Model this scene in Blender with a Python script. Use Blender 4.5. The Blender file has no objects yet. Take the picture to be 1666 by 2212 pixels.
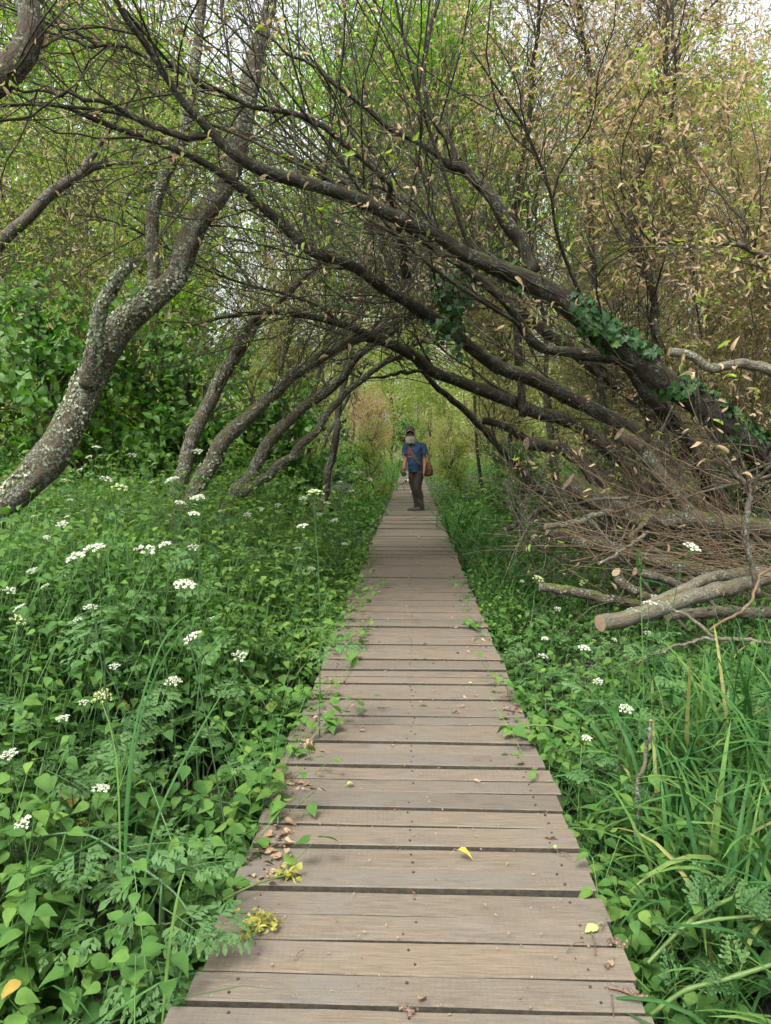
import bpy, math
import numpy as np
from mathutils import Matrix, Vector, Euler

rng = np.random.default_rng(11)
SC = bpy.context.scene
COL = SC.collection
PI = math.pi
A = lambda *x: np.array(x, dtype=float)

# ------------------------------------------------------------------ camera
FPX, CX, CY = 1600.0, 833.0, 1106.0           # focal length and centre in a 1666 x 2212 frame
CAM = A(-0.012, 0.0, 1.35)
cam_d = bpy.data.cameras.new('camera')
cam = bpy.data.objects.new('camera', cam_d)
COL.objects.link(cam)
cam.location = CAM
cam.rotation_euler = (math.radians(90 - 4.9), 0, math.radians(1.97))
cam_d.sensor_fit = 'VERTICAL'
cam_d.sensor_height = 24
cam_d.lens = FPX / 2212 * 24
cam_d.clip_start = 0.05
cam_d.clip_end = 900
SC.camera = cam
RM = np.array(cam.rotation_euler.to_matrix())


def at(px, py, Y):
    """world point that the photograph shows at (px, py), at distance Y along the boardwalk"""
    d = RM @ A((px - CX) / FPX, (CY - py) / FPX, -1.0)
    return CAM + d * ((Y - CAM[1]) / d[1])


def floor_at(px, py, z=0.0):
    d = RM @ A((px - CX) / FPX, (CY - py) / FPX, -1.0)
    return CAM + d * ((z - CAM[2]) / d[2])


# ------------------------------------------------------------------ numpy helpers
def nrm(v):
    return v / np.maximum(np.linalg.norm(v, axis=-1, keepdims=True), 1e-9)


def smooth(a, b, x):
    t = np.clip((x - a) / (b - a), 0, 1)
    return t * t * (3 - 2 * t)


def vnoise(p, seed=0):
    """value noise in 0..1 for points (n,3)"""
    p = np.asarray(p, float) + 137.31 * seed + 500
    i = np.floor(p).astype(np.int64)
    f = p - i
    f = f * f * (3 - 2 * f)

    def h(x, y, z):
        n = (x * 374761393 + y * 668265263 + z * 1274126177) & 0x7fffffff
        n = ((n ^ (n >> 13)) * 1274126177) & 0x7fffffff
        return ((n ^ (n >> 16)) & 0xffff) / 65535.0
    x, y, z = i[:, 0], i[:, 1], i[:, 2]
    r = 0
    for a in (0, 1):
        for b in (0, 1):
            for c in (0, 1):
                w = (f[:, 0] if a else 1 - f[:, 0]) * (f[:, 1] if b else 1 - f[:, 1]) * (f[:, 2] if c else 1 - f[:, 2])
                r = r + w * h(x + a, y + b, z + c)
    return r


def n2(x, y, s, seed=0):
    return vnoise(np.stack([np.asarray(x) * s, np.asarray(y) * s, np.zeros_like(x)], -1), seed)


def runit(m):
    return nrm(rng.normal(size=(m, 3)))


class Geo:
    """collects vertices and faces of ONE mesh"""

    def __init__(s):
        s.v, s.f, s.r, s.b, s.n, s.mi = [], [], [], [], 0, []

    def add(s, V, F, rnd=None, bco=None, mi=0):
        V = np.asarray(V, float).reshape(-1, 3)
        for f in (F if isinstance(F, list) else [F]):
            f = np.asarray(f)
            if len(f):
                s.f.append(f + s.n)
                s.mi.append(np.full(len(f), mi))
        s.v.append(V)
        s.r.append(np.zeros(len(V)) if rnd is None else np.broadcast_to(np.asarray(rnd, float), (len(V),)))
        s.b.append(V if bco is None else bco)
        s.n += len(V)
        return s

    def mesh(s, name, mats, sm=True):
        me = bpy.data.meshes.new(name)
        V = np.concatenate(s.v).astype(np.float32)
        me.vertices.add(len(V))
        me.vertices.foreach_set('co', V.ravel())
        L = np.concatenate([f.ravel() for f in s.f]).astype(np.int32)
        T = np.concatenate([np.full(len(f), f.shape[1]) for f in s.f]).astype(np.int32)
        me.loops.add(len(L))
        me.loops.foreach_set('vertex_index', L)
        me.polygons.add(len(T))
        st = np.zeros(len(T), np.int32)
        st[1:] = np.cumsum(T)[:-1]
        me.polygons.foreach_set('loop_start', st)
        me.polygons.foreach_set('use_smooth', np.full(len(T), bool(sm)))
        mats = mats if isinstance(mats, (list, tuple)) else [mats]
        for m in mats:
            me.materials.append(m)
        if len(mats) > 1:
            me.polygons.foreach_set('material_index', np.concatenate(s.mi).astype(np.int32))
        a = me.attributes.new('rnd', 'FLOAT', 'POINT')
        a.data.foreach_set('value', np.concatenate(s.r).astype(np.float32))
        a = me.attributes.new('bco', 'FLOAT_VECTOR', 'POINT')
        a.data.foreach_set('vector', np.concatenate(s.b).astype(np.float32).ravel())
        me.update(calc_edges=True)
        return me

    def build(s, name, mats, parent=None, sm=True):
        if not s.f:
            return None
        return link(name, s.mesh(name, mats, sm), parent)


def link(name, data, parent=None):
    o = bpy.data.objects.new(name, data)
    COL.objects.link(o)
    if parent is not None:
        o.parent = parent
    return o


def tag(o, label=None, cat=None, group=None, kind=None):
    if label: o['label'] = label
    if cat: o['category'] = cat
    if group: o['group'] = group
    if kind: o['kind'] = kind
    return o


def thing(name, label, cat, loc=(0, 0, 0), group=None):
    o = link(name, None)
    o.location = loc
    o.empty_display_size = 0.1
    return tag(o, label, cat, group)


def under(o, root):
    """parent a mesh written in world coordinates under an Empty that stands elsewhere"""
    o.parent = root
    o.matrix_parent_inverse = Matrix.Translation(-Vector(root.location))
    return o


def catmull(P, n):
    """resample control rows (k, d) to n rows along a smooth curve"""
    P = np.asarray(P, float)
    k = len(P)
    Q = np.concatenate([[2 * P[0] - P[1]], P, [2 * P[-1] - P[-2]]])
    d = np.concatenate([[0], np.cumsum(np.linalg.norm(np.diff(P[:, :3], axis=0), axis=1))])
    u = np.interp(np.linspace(0, d[-1], n), d, np.arange(k))
    i = np.clip(u.astype(int), 0, k - 2)
    t = (u - i)[:, None]
    p0, p1, p2, p3 = Q[i], Q[i + 1], Q[i + 2], Q[i + 3]
    return 0.5 * (2 * p1 + (p2 - p0) * t + (2 * p0 - 5 * p1 + 4 * p2 - p3) * t * t + (3 * p1 - p0 - 3 * p2 + p3) * t ** 3)


def frames(P):
    """P (m,n,3) -> tangent, two normals"""
    T = nrm(np.gradient(P, axis=1))
    m = len(P)
    ref = np.tile(A(0.31, 0.12, 0.05), (m, 1)) + 0.001
    mean = nrm(P[:, -1] - P[:, 0] + 1e-6)
    alt = np.where(np.abs(mean[:, 2:3]) > 0.8, A(1, 0.2, 0.0)[None], A(0.05, 0.1, 1)[None])
    S = nrm(np.cross(T, alt[:, None, :] + 0 * ref[:, None, :]))
    B = np.cross(S, T)
    return T, S, B


def tubes(g, P, R, sides=4, rough=0.0, rseed=0, rnd=None, cap=False, nscale=9.0):
    """tubes along P (m,n,3) with radii R (m,n)"""
    P = np.asarray(P, float)
    R = np.asarray(R, float)
    m, n, _ = P.shape
    T, S, B = frames(P)
    th = np.linspace(0, 2 * PI, sides, endpoint=False)
    c, s = np.cos(th), np.sin(th)
    ring = S[:, :, None, :] * c[None, None, :, None] + B[:, :, None, :] * s[None, None, :, None]
    RR = np.repeat(R[:, :, None], sides, 2)
    L = np.concatenate([np.zeros((m, 1)), np.cumsum(np.linalg.norm(np.diff(P, axis=1), axis=2), 1)], 1)
    r0 = R[:, :1].max(1)
    bco = np.stack(np.broadcast_arrays(c[None, None, :] * r0[:, None, None], s[None, None, :] * r0[:, None, None], L[:, :, None]), -1)
    bco = bco + (np.arange(m) * 3.7)[:, None, None, None]
    if rough:
        q = (bco * A(1, 1, 0.45)).reshape(-1, 3)
        nz = (vnoise(q * nscale, rseed) - 0.5) * 1.0 + (vnoise(q * nscale * 2.7, rseed + 1) - 0.5) * 0.5 + (vnoise(q * nscale * 0.35, rseed + 2) - 0.5) * 0.9
        RR = RR * (1 + rough * nz.reshape(m, n, sides))
    V = P[:, :, None, :] + ring * RR[..., None]
    b = (np.arange(m) * n * sides)[:, None, None]
    i = np.arange(n - 1)[None, :, None] * sides
    j = np.arange(sides)[None, None, :]
    j2 = (j + 1) % sides
    F = np.stack(np.broadcast_arrays(b + i + j, b + i + j2, b + i + sides + j2, b + i + sides + j), -1).reshape(-1, 4)
    fs = [F]
    if cap:
        for k in range(m):
            o = k * n * sides
            fs.append(np.array([[o + q for q in range(sides)][::-1]]))
            fs.append(np.array([[o + (n - 1) * sides + q for q in range(sides)]]))
    rv = None
    if rnd is not None:
        rv = np.repeat(np.asarray(rnd, float), n * sides)
    g.add(V, fs, rv, bco.reshape(-1, 3))
    return V


def grow(PP, PR, count, length, rad, ang=(0.5, 1.1), up=0.2, wig=0.16, n=6, t0=0.15, t1=1.0, droop=0.0, bias=None):
    """side shoots from parent curves PP (m,k,3); returns curves (count,n,3), radii"""
    m, k, _ = PP.shape
    plen = np.linalg.norm(np.diff(PP, axis=1), axis=2).sum(1)
    pid = rng.choice(m, count, p=plen / plen.sum())
    t = t0 + (t1 - t0) * rng.random(count) ** 0.85
    u = t * (k - 1)
    i = np.minimum(u.astype(int), k - 2)
    f = (u - i)[:, None]
    p = PP[pid, i] * (1 - f) + PP[pid, i + 1] * f
    T = nrm(PP[pid, i + 1] - PP[pid, i])
    pr = PR[pid, i] * (1 - f[:, 0]) + PR[pid, i + 1] * f[:, 0]
    perp = nrm(np.cross(T, runit(count)))
    a = rng.uniform(ang[0], ang[1], count)[:, None]
    d = T * np.cos(a) + perp * np.sin(a)
    d[:, 2] += up
    if bias is not None:
        d = d + np.asarray(bias)
    d = nrm(d)
    ln = rng.uniform(length[0], length[1], count)
    P = np.zeros((count, n, 3))
    P[:, 0] = p
    curve = rng.normal(size=(count, 3)) * wig * 0.5
    for q in range(1, n):
        d = nrm(d + curve * 0.6 + rng.normal(size=(count, 3)) * wig * 0.6 + A(0, 0, up * 0.12 - droop * 0.15))
        P[:, q] = P[:, q - 1] + d * (ln / (n - 1))[:, None]
    r0 = np.minimum(rng.uniform(rad[0], rad[1], count), pr * 0.75)
    R = r0[:, None] * np.linspace(1, 0.35, n)[None]
    return P, R


# ------------------------------------------------------------------ leaf templates  (x width, y length, z up)
def leaf_tpl(prof, fold=0.25, curl=0.2, twist=0.0):
    """prof: (t, halfwidth); last row is the tip"""
    V, n = [], len(prof)
    for t, w in prof:
        z = -curl * t * t
        V += [(-w, t, z + fold * w), (0, t, z), (w, t, z + fold * w)]
    V = np.array(V, float)
    if twist:
        a = V[:, 1] * twist
        x, z = V[:, 0].copy(), V[:, 2].copy()
        V[:, 0] = x * np.cos(a) - z * np.sin(a)
        V[:, 2] = x * np.sin(a) + z * np.cos(a)
    F = []
    for i in range(n - 1):
        o = 3 * i
        F += [(o, o + 1, o + 4, o + 3), (o + 1, o + 2, o + 5, o + 4)]
    return V, np.array(F)


OV8 = [leaf_tpl([(0, .03), (.1, .25), (.28, .36), (.5, .31), (.75, .15), (1, .004)], .22, c, tw) for c, tw in ((.12, .1), (.3, -.2), (.45, .2))]
HEART = [leaf_tpl([(-.12, .2), (0, .36), (.2, .43), (.45, .35), (.72, .18), (1, .004)], .18, c, tw) for c, tw in ((.1, .0), (.3, .2), (.4, -.2))]
OV4 = [leaf_tpl([(0, .04), (.3, .35), (.65, .24), (1, .01)], .25, .25)]
OV2 = [leaf_tpl([(0, .05), (.38, .34), (1, .01)], .3, .2)]
WIL = [leaf_tpl([(0, .02), (.25, .13), (.6, .14), (1, .004)], .5, c, tw) for c, tw in ((.15, .3), (.4, -.5), (-.2, .6))]
DEAD = [leaf_tpl([(0, .03), (.22, .15), (.5, .17), (.78, .11), (1, .005)], f, c, tw) for f, c, tw in ((.9, .5, 1.2), (1.3, -.4, -1.0), (.7, .7, .5))]
WIL2 = [leaf_tpl([(0, .03), (.45, .16), (1, .01)], .5, .3)]
def tri2(w, fold, curl):
    return np.array([(0, 0, 0), (w, .45, fold * w), (0, 1, -curl), (-w, .45, fold * w)], float), np.array([(0, 1, 2), (0, 2, 3)])


FAR1 = [tri2(.34, .3, .25), tri2(.30, -.1, .1)]
FARW = [tri2(.19, .6, .3), tri2(.17, .4, -.2)]
DEAD2 = [leaf_tpl([(0, .03), (.42, .19), (1, .01)], f, c, tw) for f, c, tw in ((.8, .45, 1.2), (1.1, -.3, -1.0))]
BROAD2 = [leaf_tpl([(0, .06), (.4, .4), (1, .02)], .25, .2)]


def ivy_tpl():
    pts = [(0, 0), (.22, -.12), (.5, .08), (.33, .32), (.42, .62), (.17, .62), (0, 1), (-.17, .62), (-.42, .62), (-.33, .32), (-.5, .08), (-.22, -.12)]
    V = [(0, .38, 0)] + [(x, y, .18 * abs(x) - .12 * y * y) for x, y in pts]
    F = [(0, 1 + i, 1 + (i + 1) % 12) for i in range(12)]
    return np.array(V, float), np.array(F)


IVY = [ivy_tpl()]


def pinnate_tpl(pairs=5, lobes=2, seed=1):
    """twice-divided fern-like leaf of an umbellifer, length 1"""
    r = np.random.default_rng(seed)
    g = Geo()
    lv, lf = leaf_tpl([(0, .03), (.4, .15), (.68, .24), (.86, .13), (1, .02)], .2, .25)

    def put(p, d, s, nz):
        d = nrm(A(*d))
        sd = nrm(np.cross(d, A(0, 0, 1) + .25 * r.normal(size=3)))
        up = np.cross(sd, d)
        g.add(A(*p) + s * (lv[:, :1] * sd + lv[:, 1:2] * d + lv[:, 2:] * up), lf)
    rach = np.array([[0, t, -.16 * t * t] for t in np.linspace(0, .95, 6)])[None]
    tubes(g, rach, np.linspace(.012, .005, 6)[None], 3)
    for k in range(pairs):
        t = .28 + .62 * k / (pairs - 1)
        z = -.16 * t * t
        ln = .40 * (1 - .62 * k / (pairs - 1)) + .03
        for sx in (-1, 1):
            d = nrm(A(sx, .62, -.12 + .1 * r.normal()))
            b = A(0, t, z)
            tubes(g, (b[None] + d[None] * np.linspace(0, ln, 3)[:, None])[None], np.full((1, 3), .005), 3)
            put(b + d * ln * .75, d, ln * .48, 1)
            for q in range(lobes):
                f = .3 + .42 * q / max(lobes - 1, 1)
                for s2 in (-1, 1):
                    d2 = nrm(d + s2 * 0.9 * A(-d[1], d[0], 0) + A(0, 0, .15 * r.normal()))
                    put(b + d * ln * f, d2, ln * .40 * (1.1 - .3 * q), 1)
    put((0, .88, -.13), (0, 1, -.3), .16, 1)
    V = np.concatenate(g.v)
    return V, [f for f in g.f]


PINN = [pinnate_tpl(5, 3, 1), pinnate_tpl(6, 3, 2), pinnate_tpl(4, 3, 3)]
PINN_S = [pinnate_tpl(4, 1, 4), pinnate_tpl(3, 1, 5)]


def inst(g, tpls, pos, axis, normal, size, rnd=None, wid=1.0):
    pos, axis, normal = (np.asarray(q, float) for q in (pos, axis, normal))
    m = len(pos)
    if m == 0:
        return
    size = np.broadcast_to(np.asarray(size, float), (m,))
    wid = np.broadcast_to(np.asarray(wid, float), (m,))
    rnd = rng.random(m) if rnd is None else np.asarray(rnd)
    axis = nrm(axis)
    side = nrm(np.cross(axis, normal))
    up = np.cross(side, axis)
    k = rng.integers(0, len(tpls), m)
    for q, (V, F) in enumerate(tpls):
        s = np.nonzero(k == q)[0]
        if not len(s):
            continue
        X = pos[s][:, None] + size[s][:, None, None] * (V[None, :, :1] * wid[s][:, None, None] * side[s][:, None] + V[None, :, 1:2] * axis[s][:, None] + V[None, :, 2:] * up[s][:, None])
        nv = len(V)
        off = (np.arange(len(s)) * nv)[:, None, None]
        FF = [(f[None] + off).reshape(-1, f.shape[1]) for f in (F if isinstance(F, list) else [F])]
        g.add(X, FF, np.repeat(rnd[s], nv))


def ribbons(g, P, W, side, rnd=None, vee=0.0):
    """grass blades: P (m,n,3), half widths W (m,n), side (m,3)"""
    m, n, _ = P.shape
    sd = side[:, None, :] * W[:, :, None]
    T = nrm(np.gradient(P, axis=1))
    up = np.cross(side[:, None, :] + 0 * T, T)
    if vee:
        V = np.stack([P - sd + up * W[:, :, None] * vee, P, P + sd + up * W[:, :, None] * vee], 2)
        c = 3
    else:
        V = np.stack([P - sd, P + sd], 2)
        c = 2
    b = (np.arange(m) * n * c)[:, None, None]
    i = np.arange(n - 1)[None, :, None] * c
    j = np.arange(c - 1)[None, None, :]
    F = np.stack(np.broadcast_arrays(b + i + j, b + i + j + 1, b + i + c + j + 1, b + i + c + j), -1).reshape(-1, 4)
    r = rng.random(m) if rnd is None else rnd
    g.add(V, F, np.repeat(r, n * c))


def blades(g, base, az, length, width, lean=0.35, bend=1.0, n=7, vee=0.3, rnd=None):
    m = len(base)
    d = np.stack([np.cos(az) * lean, np.sin(az) * lean, np.ones(m)], -1)
    d = nrm(d + rng.normal(size=(m, 3)) * .10)
    h = np.stack([np.cos(az), np.sin(az), np.zeros(m)], -1)
    P = np.zeros((m, n, 3))
    P[:, 0] = base
    bend = np.broadcast_to(bend, (m,))
    for q in range(1, n):
        t = q / (n - 1)
        k = (bend * (t ** 1.6) * 0.75)[:, None]
        d = nrm(d + k * (h * .8 - A(0, 0, .75)))
        P[:, q] = P[:, q - 1] + d * (length / (n - 1))[:, None]
    tt = np.linspace(0, 1, n)
    prof = np.minimum(1, .55 + tt * 1.6) * np.sqrt(np.clip(1 - tt ** 2.2, 0, 1)) + .02
    side = nrm(np.stack([-np.sin(az), np.cos(az), np.zeros(m)], -1) + rng.normal(size=(m, 3)) * .25)
    ribbons(g, P, width[:, None] * prof[None], side, rnd, vee)


# ------------------------------------------------------------------ materials
def new_mat(name):
    m = bpy.data.materials.new(name)
    m.use_nodes = True
    nt = m.node_tree
    for n in list(nt.nodes):
        nt.nodes.remove(n)
    out = nt.nodes.new('ShaderNodeOutputMaterial')
    return m, nt, out


def N(nt, kind, **kw):
    n = nt.nodes.new('ShaderNode' + kind)
    for k, v in kw.items():
        if k in n.inputs.keys():
            n.inputs[k].default_value = v
        else:
            setattr(n, k, v)
    return n


def ramp(nt, fac, stops):
    n = nt.nodes.new('ShaderNodeValToRGB')
    e = n.color_ramp.elements
    while len(e) < len(stops):
        e.new(0.5)
    for q, (p, c) in zip(e, stops):
        q.position = p
        q.color = (*c, 1)
    nt.links.new(fac, n.inputs[0])
    return n.outputs[0]


def mixc(nt, fac, a, b, mode='MIX'):
    n = nt.nodes.new('ShaderNodeMix')
    n.data_type = 'RGBA'
    n.blend_type = mode
    for i, v in ((0, fac), (6, a), (7, b)):
        if hasattr(v, 'links'):
            nt.links.new(v, n.inputs[i])
        elif i == 0:
            n.inputs[0].default_value = v
        else:
            n.inputs[i].default_value = (*v, 1)
    return n.outputs[2]


def maprange(nt, v, a, b, c=0.0, d=1.0):
    n = nt.nodes.new('ShaderNodeMapRange')
    n.inputs[1].default_value, n.inputs[2].default_value = a, b
    n.inputs[3].default_value, n.inputs[4].default_value = c, d
    nt.links.new(v, n.inputs[0])
    return n.outputs[0]


def math_(nt, op, a, b=0.0):
    n = nt.nodes.new('ShaderNodeMath')
    n.operation = op
    for i, v in ((0, a), (1, b)):
        if hasattr(v, 'links'):
            nt.links.new(v, n.inputs[i])
        else:
            n.inputs[i].default_value = v
    return n.outputs[0]


def noise(nt, vec, scale, detail=3.0, rough=0.55):
    n = N(nt, 'TexNoise', Scale=scale, Detail=detail, Roughness=rough)
    if vec is not None:
        nt.links.new(vec, n.inputs['Vector'])
    return n.outputs[0]


def scaled(nt, vec, s):
    n = nt.nodes.new('ShaderNodeMapping')
    n.inputs['Scale'].default_value = s
    nt.links.new(vec, n.inputs['Vector'])
    return n.outputs[0]


def leaf_mat(name, stops, trans=0.35, rough=0.5, spec=0.35, spots=None):
    m, nt, out = new_mat(name)
    at_ = N(nt, 'Attribute', attribute_name='rnd')
    c = ramp(nt, at_.outputs['Fac'], stops)
    geo = N(nt, 'NewGeometry')
    nz = noise(nt, geo.outputs['Position'], 38.0, 2)
    c = mixc(nt, maprange(nt, nz, .35, .75, 0, .38), c, tuple(q * .62 for q in stops[0][1]))
    if spots:
        n3 = noise(nt, geo.outputs['Position'], 90.0, 2)
        c = mixc(nt, maprange(nt, n3, .62, .72, 0, .8), c, spots)
    p = N(nt, 'BsdfPrincipled', Roughness=rough)
    p.inputs['Specular IOR Level'].default_value = spec
    nt.links.new(c, p.inputs['Base Color'])
    t = N(nt, 'BsdfTranslucent')
    hs = N(nt, 'HueSaturation', Saturation=1.15, Value=1.35)
    nt.links.new(c, hs.inputs['Color'])
    nt.links.new(hs.outputs[0], t.inputs['Color'])
    mx = N(nt, 'MixShader')
    mx.inputs[0].default_value = trans
    nt.links.new(p.outputs[0], mx.inputs[1])
    nt.links.new(t.outputs[0], mx.inputs[2])
    nt.links.new(mx.outputs[0], out.inputs[0])
    return m


def plain(name, col, rough=0.7, var=0.25, scale=20.0, spec=0.3, bump=0.0, bscale=200.0):
    m, nt, out = new_mat(name)
    tc = N(nt, 'TexCoord')
    nz = noise(nt, tc.outputs['Object'], scale, 4)
    c = ramp(nt, nz, [(.25, tuple(q * (1 - var) for q in col)), (.75, tuple(min(1, q * (1 + var)) for q in col))])
    p = N(nt, 'BsdfPrincipled', Roughness=rough)
    p.inputs['Specular IOR Level'].default_value = spec
    nt.links.new(c, p.inputs['Base Color'])
    if bump:
        b = N(nt, 'Bump', Strength=bump, Distance=0.003)
        nt.links.new(noise(nt, tc.outputs['Object'], bscale, 3), b.inputs['Height'])
        nt.links.new(b.outputs[0], p.inputs['Normal'])
    nt.links.new(p.outputs[0], out.inputs[0])
    return m


def bark_mat(name, dark, light, lichen=0.5, moss=0.3, fscale=55.0, lcol=(.30, .34, .25), bump=1.0):
    m, nt, out = new_mat(name)
    at_ = N(nt, 'Attribute', attribute_name='bco')
    v = at_.outputs['Vector']
    geo = N(nt, 'NewGeometry')
    pos = geo.outputs['Position']
    fv = scaled(nt, v, (1, 1, .28))
    fur = noise(nt, fv, fscale, 5, .65)
    big = noise(nt, v, 7.0, 3)
    c = ramp(nt, fur, [(.3, dark), (.52, tuple((a + b) / 2 for a, b in zip(dark, light))), (.75, light)])
    c = mixc(nt, maprange(nt, big, .35, .7, 0, .5), c, tuple(q * .55 for q in light))
    # lichen crusts
    ln = noise(nt, pos, 9.0, 3)
    lf = noise(nt, pos, 60.0, 4, .7)
    mask = math_(nt, 'MULTIPLY', maprange(nt, ln, .62 - .3 * lichen, .72 - .2 * lichen), maprange(nt, lf, .47, .55))
    lc = ramp(nt, noise(nt, pos, 130.0, 2), [(.3, tuple(q * .55 for q in lcol)), (.7, lcol)])
    c = mixc(nt, math_(nt, 'MULTIPLY', mask, min(1, lichen * 1.5)), c, lc)
    # moss on what faces up
    sx = N(nt, 'SeparateXYZ')
    nt.links.new(geo.outputs['Normal'], sx.inputs[0])
    mm = math_(nt, 'MULTIPLY', maprange(nt, sx.outputs[2], .25, .8), maprange(nt, noise(nt, pos, 5.0, 4), .45, .6))
    c = mixc(nt, math_(nt, 'MULTIPLY', mm, moss), c, (.085, .095, .02))
    p = N(nt, 'BsdfPrincipled', Roughness=.88)
    p.inputs['Specular IOR Level'].default_value = .2
    nt.links.new(c, p.inputs['Base Color'])
    hgt = math_(nt, 'ADD', fur, math_(nt, 'MULTIPLY', mask, .5))
    b = N(nt, 'Bump', Strength=bump, Distance=.022)
    nt.links.new(hgt, b.inputs['Height'])
    nt.links.new(b.outputs[0], p.inputs['Normal'])
    nt.links.new(p.outputs[0], out.inputs[0])
    return m


M = {}
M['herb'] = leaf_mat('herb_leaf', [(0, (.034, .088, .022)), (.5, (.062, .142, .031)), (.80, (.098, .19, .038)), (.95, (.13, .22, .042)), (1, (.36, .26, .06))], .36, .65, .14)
M['pinn'] = leaf_mat('pinnate_leaf', [(0, (.055, .125, .042)), (1, (.10, .18, .060))], .32, .65, .14)
M['grass'] = leaf_mat('grass_blade', [(0, (.026, .082, .022)), (.6, (.052, .135, .030)), (.94, (.10, .185, .04)), (1, (.24, .22, .08))], .34, .6, .16)
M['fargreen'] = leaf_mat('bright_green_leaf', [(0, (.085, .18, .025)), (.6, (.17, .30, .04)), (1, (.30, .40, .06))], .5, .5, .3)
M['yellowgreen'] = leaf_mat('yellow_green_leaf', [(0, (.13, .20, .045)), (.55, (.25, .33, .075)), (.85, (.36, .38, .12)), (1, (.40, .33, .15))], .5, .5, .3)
M['hazel'] = leaf_mat('broad_green_leaf', [(0, (.040, .105, .022)), (.6, (.080, .18, .032)), (1, (.15, .26, .045))], .42, .5, .3)
M['tan'] = leaf_mat('withered_willow_leaf', [(0, (.25, .17, .095)), (.45, (.38, .28, .165)), (.70, (.48, .37, .23)), (.80, (.27, .31, .07)), (1, (.22, .35, .06))], .46, .65, .2)
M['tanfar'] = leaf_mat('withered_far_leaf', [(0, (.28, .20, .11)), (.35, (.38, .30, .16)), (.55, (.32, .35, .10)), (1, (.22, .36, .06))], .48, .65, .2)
M['orange'] = leaf_mat('rusty_leaf', [(0, (.28, .15, .09)), (.6, (.38, .25, .15)), (1, (.32, .30, .12))], .38, .65, .2)
M['ivy'] = leaf_mat('ivy_leaf', [(0, (.014, .046, .014)), (.7, (.034, .092, .024)), (1, (.08, .16, .04))], .16, .5, .25)
M['deadleaf'] = leaf_mat('fallen_dead_leaf', [(0, (.11, .070, .042)), (.6, (.21, .14, .082)), (1, (.31, .225, .14))], .15, .7, .2)
M['yellowleaf'] = leaf_mat('yellow_leaf', [(0, (.50, .30, .04)), (1, (.62, .42, .05))], .2, .5, .3, spots=(.28, .13, .04))
M['paleleaf'] = leaf_mat('pale_green_leaf', [(0, (.28, .42, .12)), (1, (.32, .46, .14))], .3, .5, .3)
M['wilted'] = leaf_mat('wilted_yellow_leaf', [(0, (.20, .21, .04)), (1, (.36, .32, .07))], .3, .6, .3)
M['petal'] = leaf_mat('white_petal', [(0, (.36, .41, .26)), (.5, (.56, .57, .47)), (1, (.66, .66, .58))], .25, .6, .2)
M['budpetal'] = leaf_mat('greenish_bud', [(0, (.24, .32, .10)), (.6, (.42, .45, .20)), (1, (.66, .66, .45))], .25, .6, .2)
M['stem'] = plain('green_stem', (.085, .17, .045), .5, .3, 30)
M['umbelstem'] = plain('dark_green_stem', (.040, .085, .030), .6, .35, 30)
M['stalk'] = plain('thick_green_stalk', (.060, .105, .024), .5, .25, 25)
M['bark'] = bark_mat('lichen_bark', (.020, .015, .010), (.125, .098, .066), .80, 1.0, 42)
M['barkdark'] = bark_mat('dark_bark', (.012, .010, .007), (.068, .058, .042), .45, .8, 50)
M['barkgrey'] = bark_mat('grey_bark', (.05, .042, .034), (.18, .15, .115), .5, .3, 60)
M['logbark'] = bark_mat('pale_log_bark', (.034, .029, .020), (.165, .142, .102), .55, .25, 60, bump=.8)
M['mossbark'] = bark_mat('mossy_log_bark', (.026, .020, .013), (.115, .092, .060), .62, 1.0, 50)
M['twig'] = bark_mat('twig_bark', (.024, .020, .013), (.085, .071, .050), .35, .2, 80, bump=.3)
M['twiggreen'] = bark_mat('olive_twig_bark', (.04, .034, .02), (.12, .10, .06), .3, .2, 80, bump=.3)
M['straw'] = bark_mat('dry_stick', (.045, .031, .018), (.165, .115, .066), .2, .0, 70, bump=.3)
M['lichen'] = leaf_mat('lichen_flake', [(0, (.13, .15, .09)), (.6, (.25, .29, .19)), (1, (.36, .38, .25))], .05, .9, .1)


def cut_mat():
    m, nt, out = new_mat('sawn_wood')
    at_ = N(nt, 'Attribute', attribute_name='bco')
    w = N(nt, 'TexWave', wave_type='RINGS', rings_direction='SPHERICAL', Scale=55.0, Distortion=2.5, Detail=2.0)
    nt.links.new(at_.outputs['Vector'], w.inputs['Vector'])
    c = ramp(nt, w.outputs['Fac'], [(.1, (.13, .092, .055)), (.9, (.25, .19, .12))])
    c = mixc(nt, maprange(nt, noise(nt, at_.outputs['Vector'], 30, 4), .5, .75, 0, .7), c, (.16, .09, .05))
    p = N(nt, 'BsdfPrincipled', Roughness=.8)
    nt.links.new(c, p.inputs['Base Color'])
    nt.links.new(p.outputs[0], out.inputs[0])
    return m


M['cut'] = cut_mat()


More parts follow.
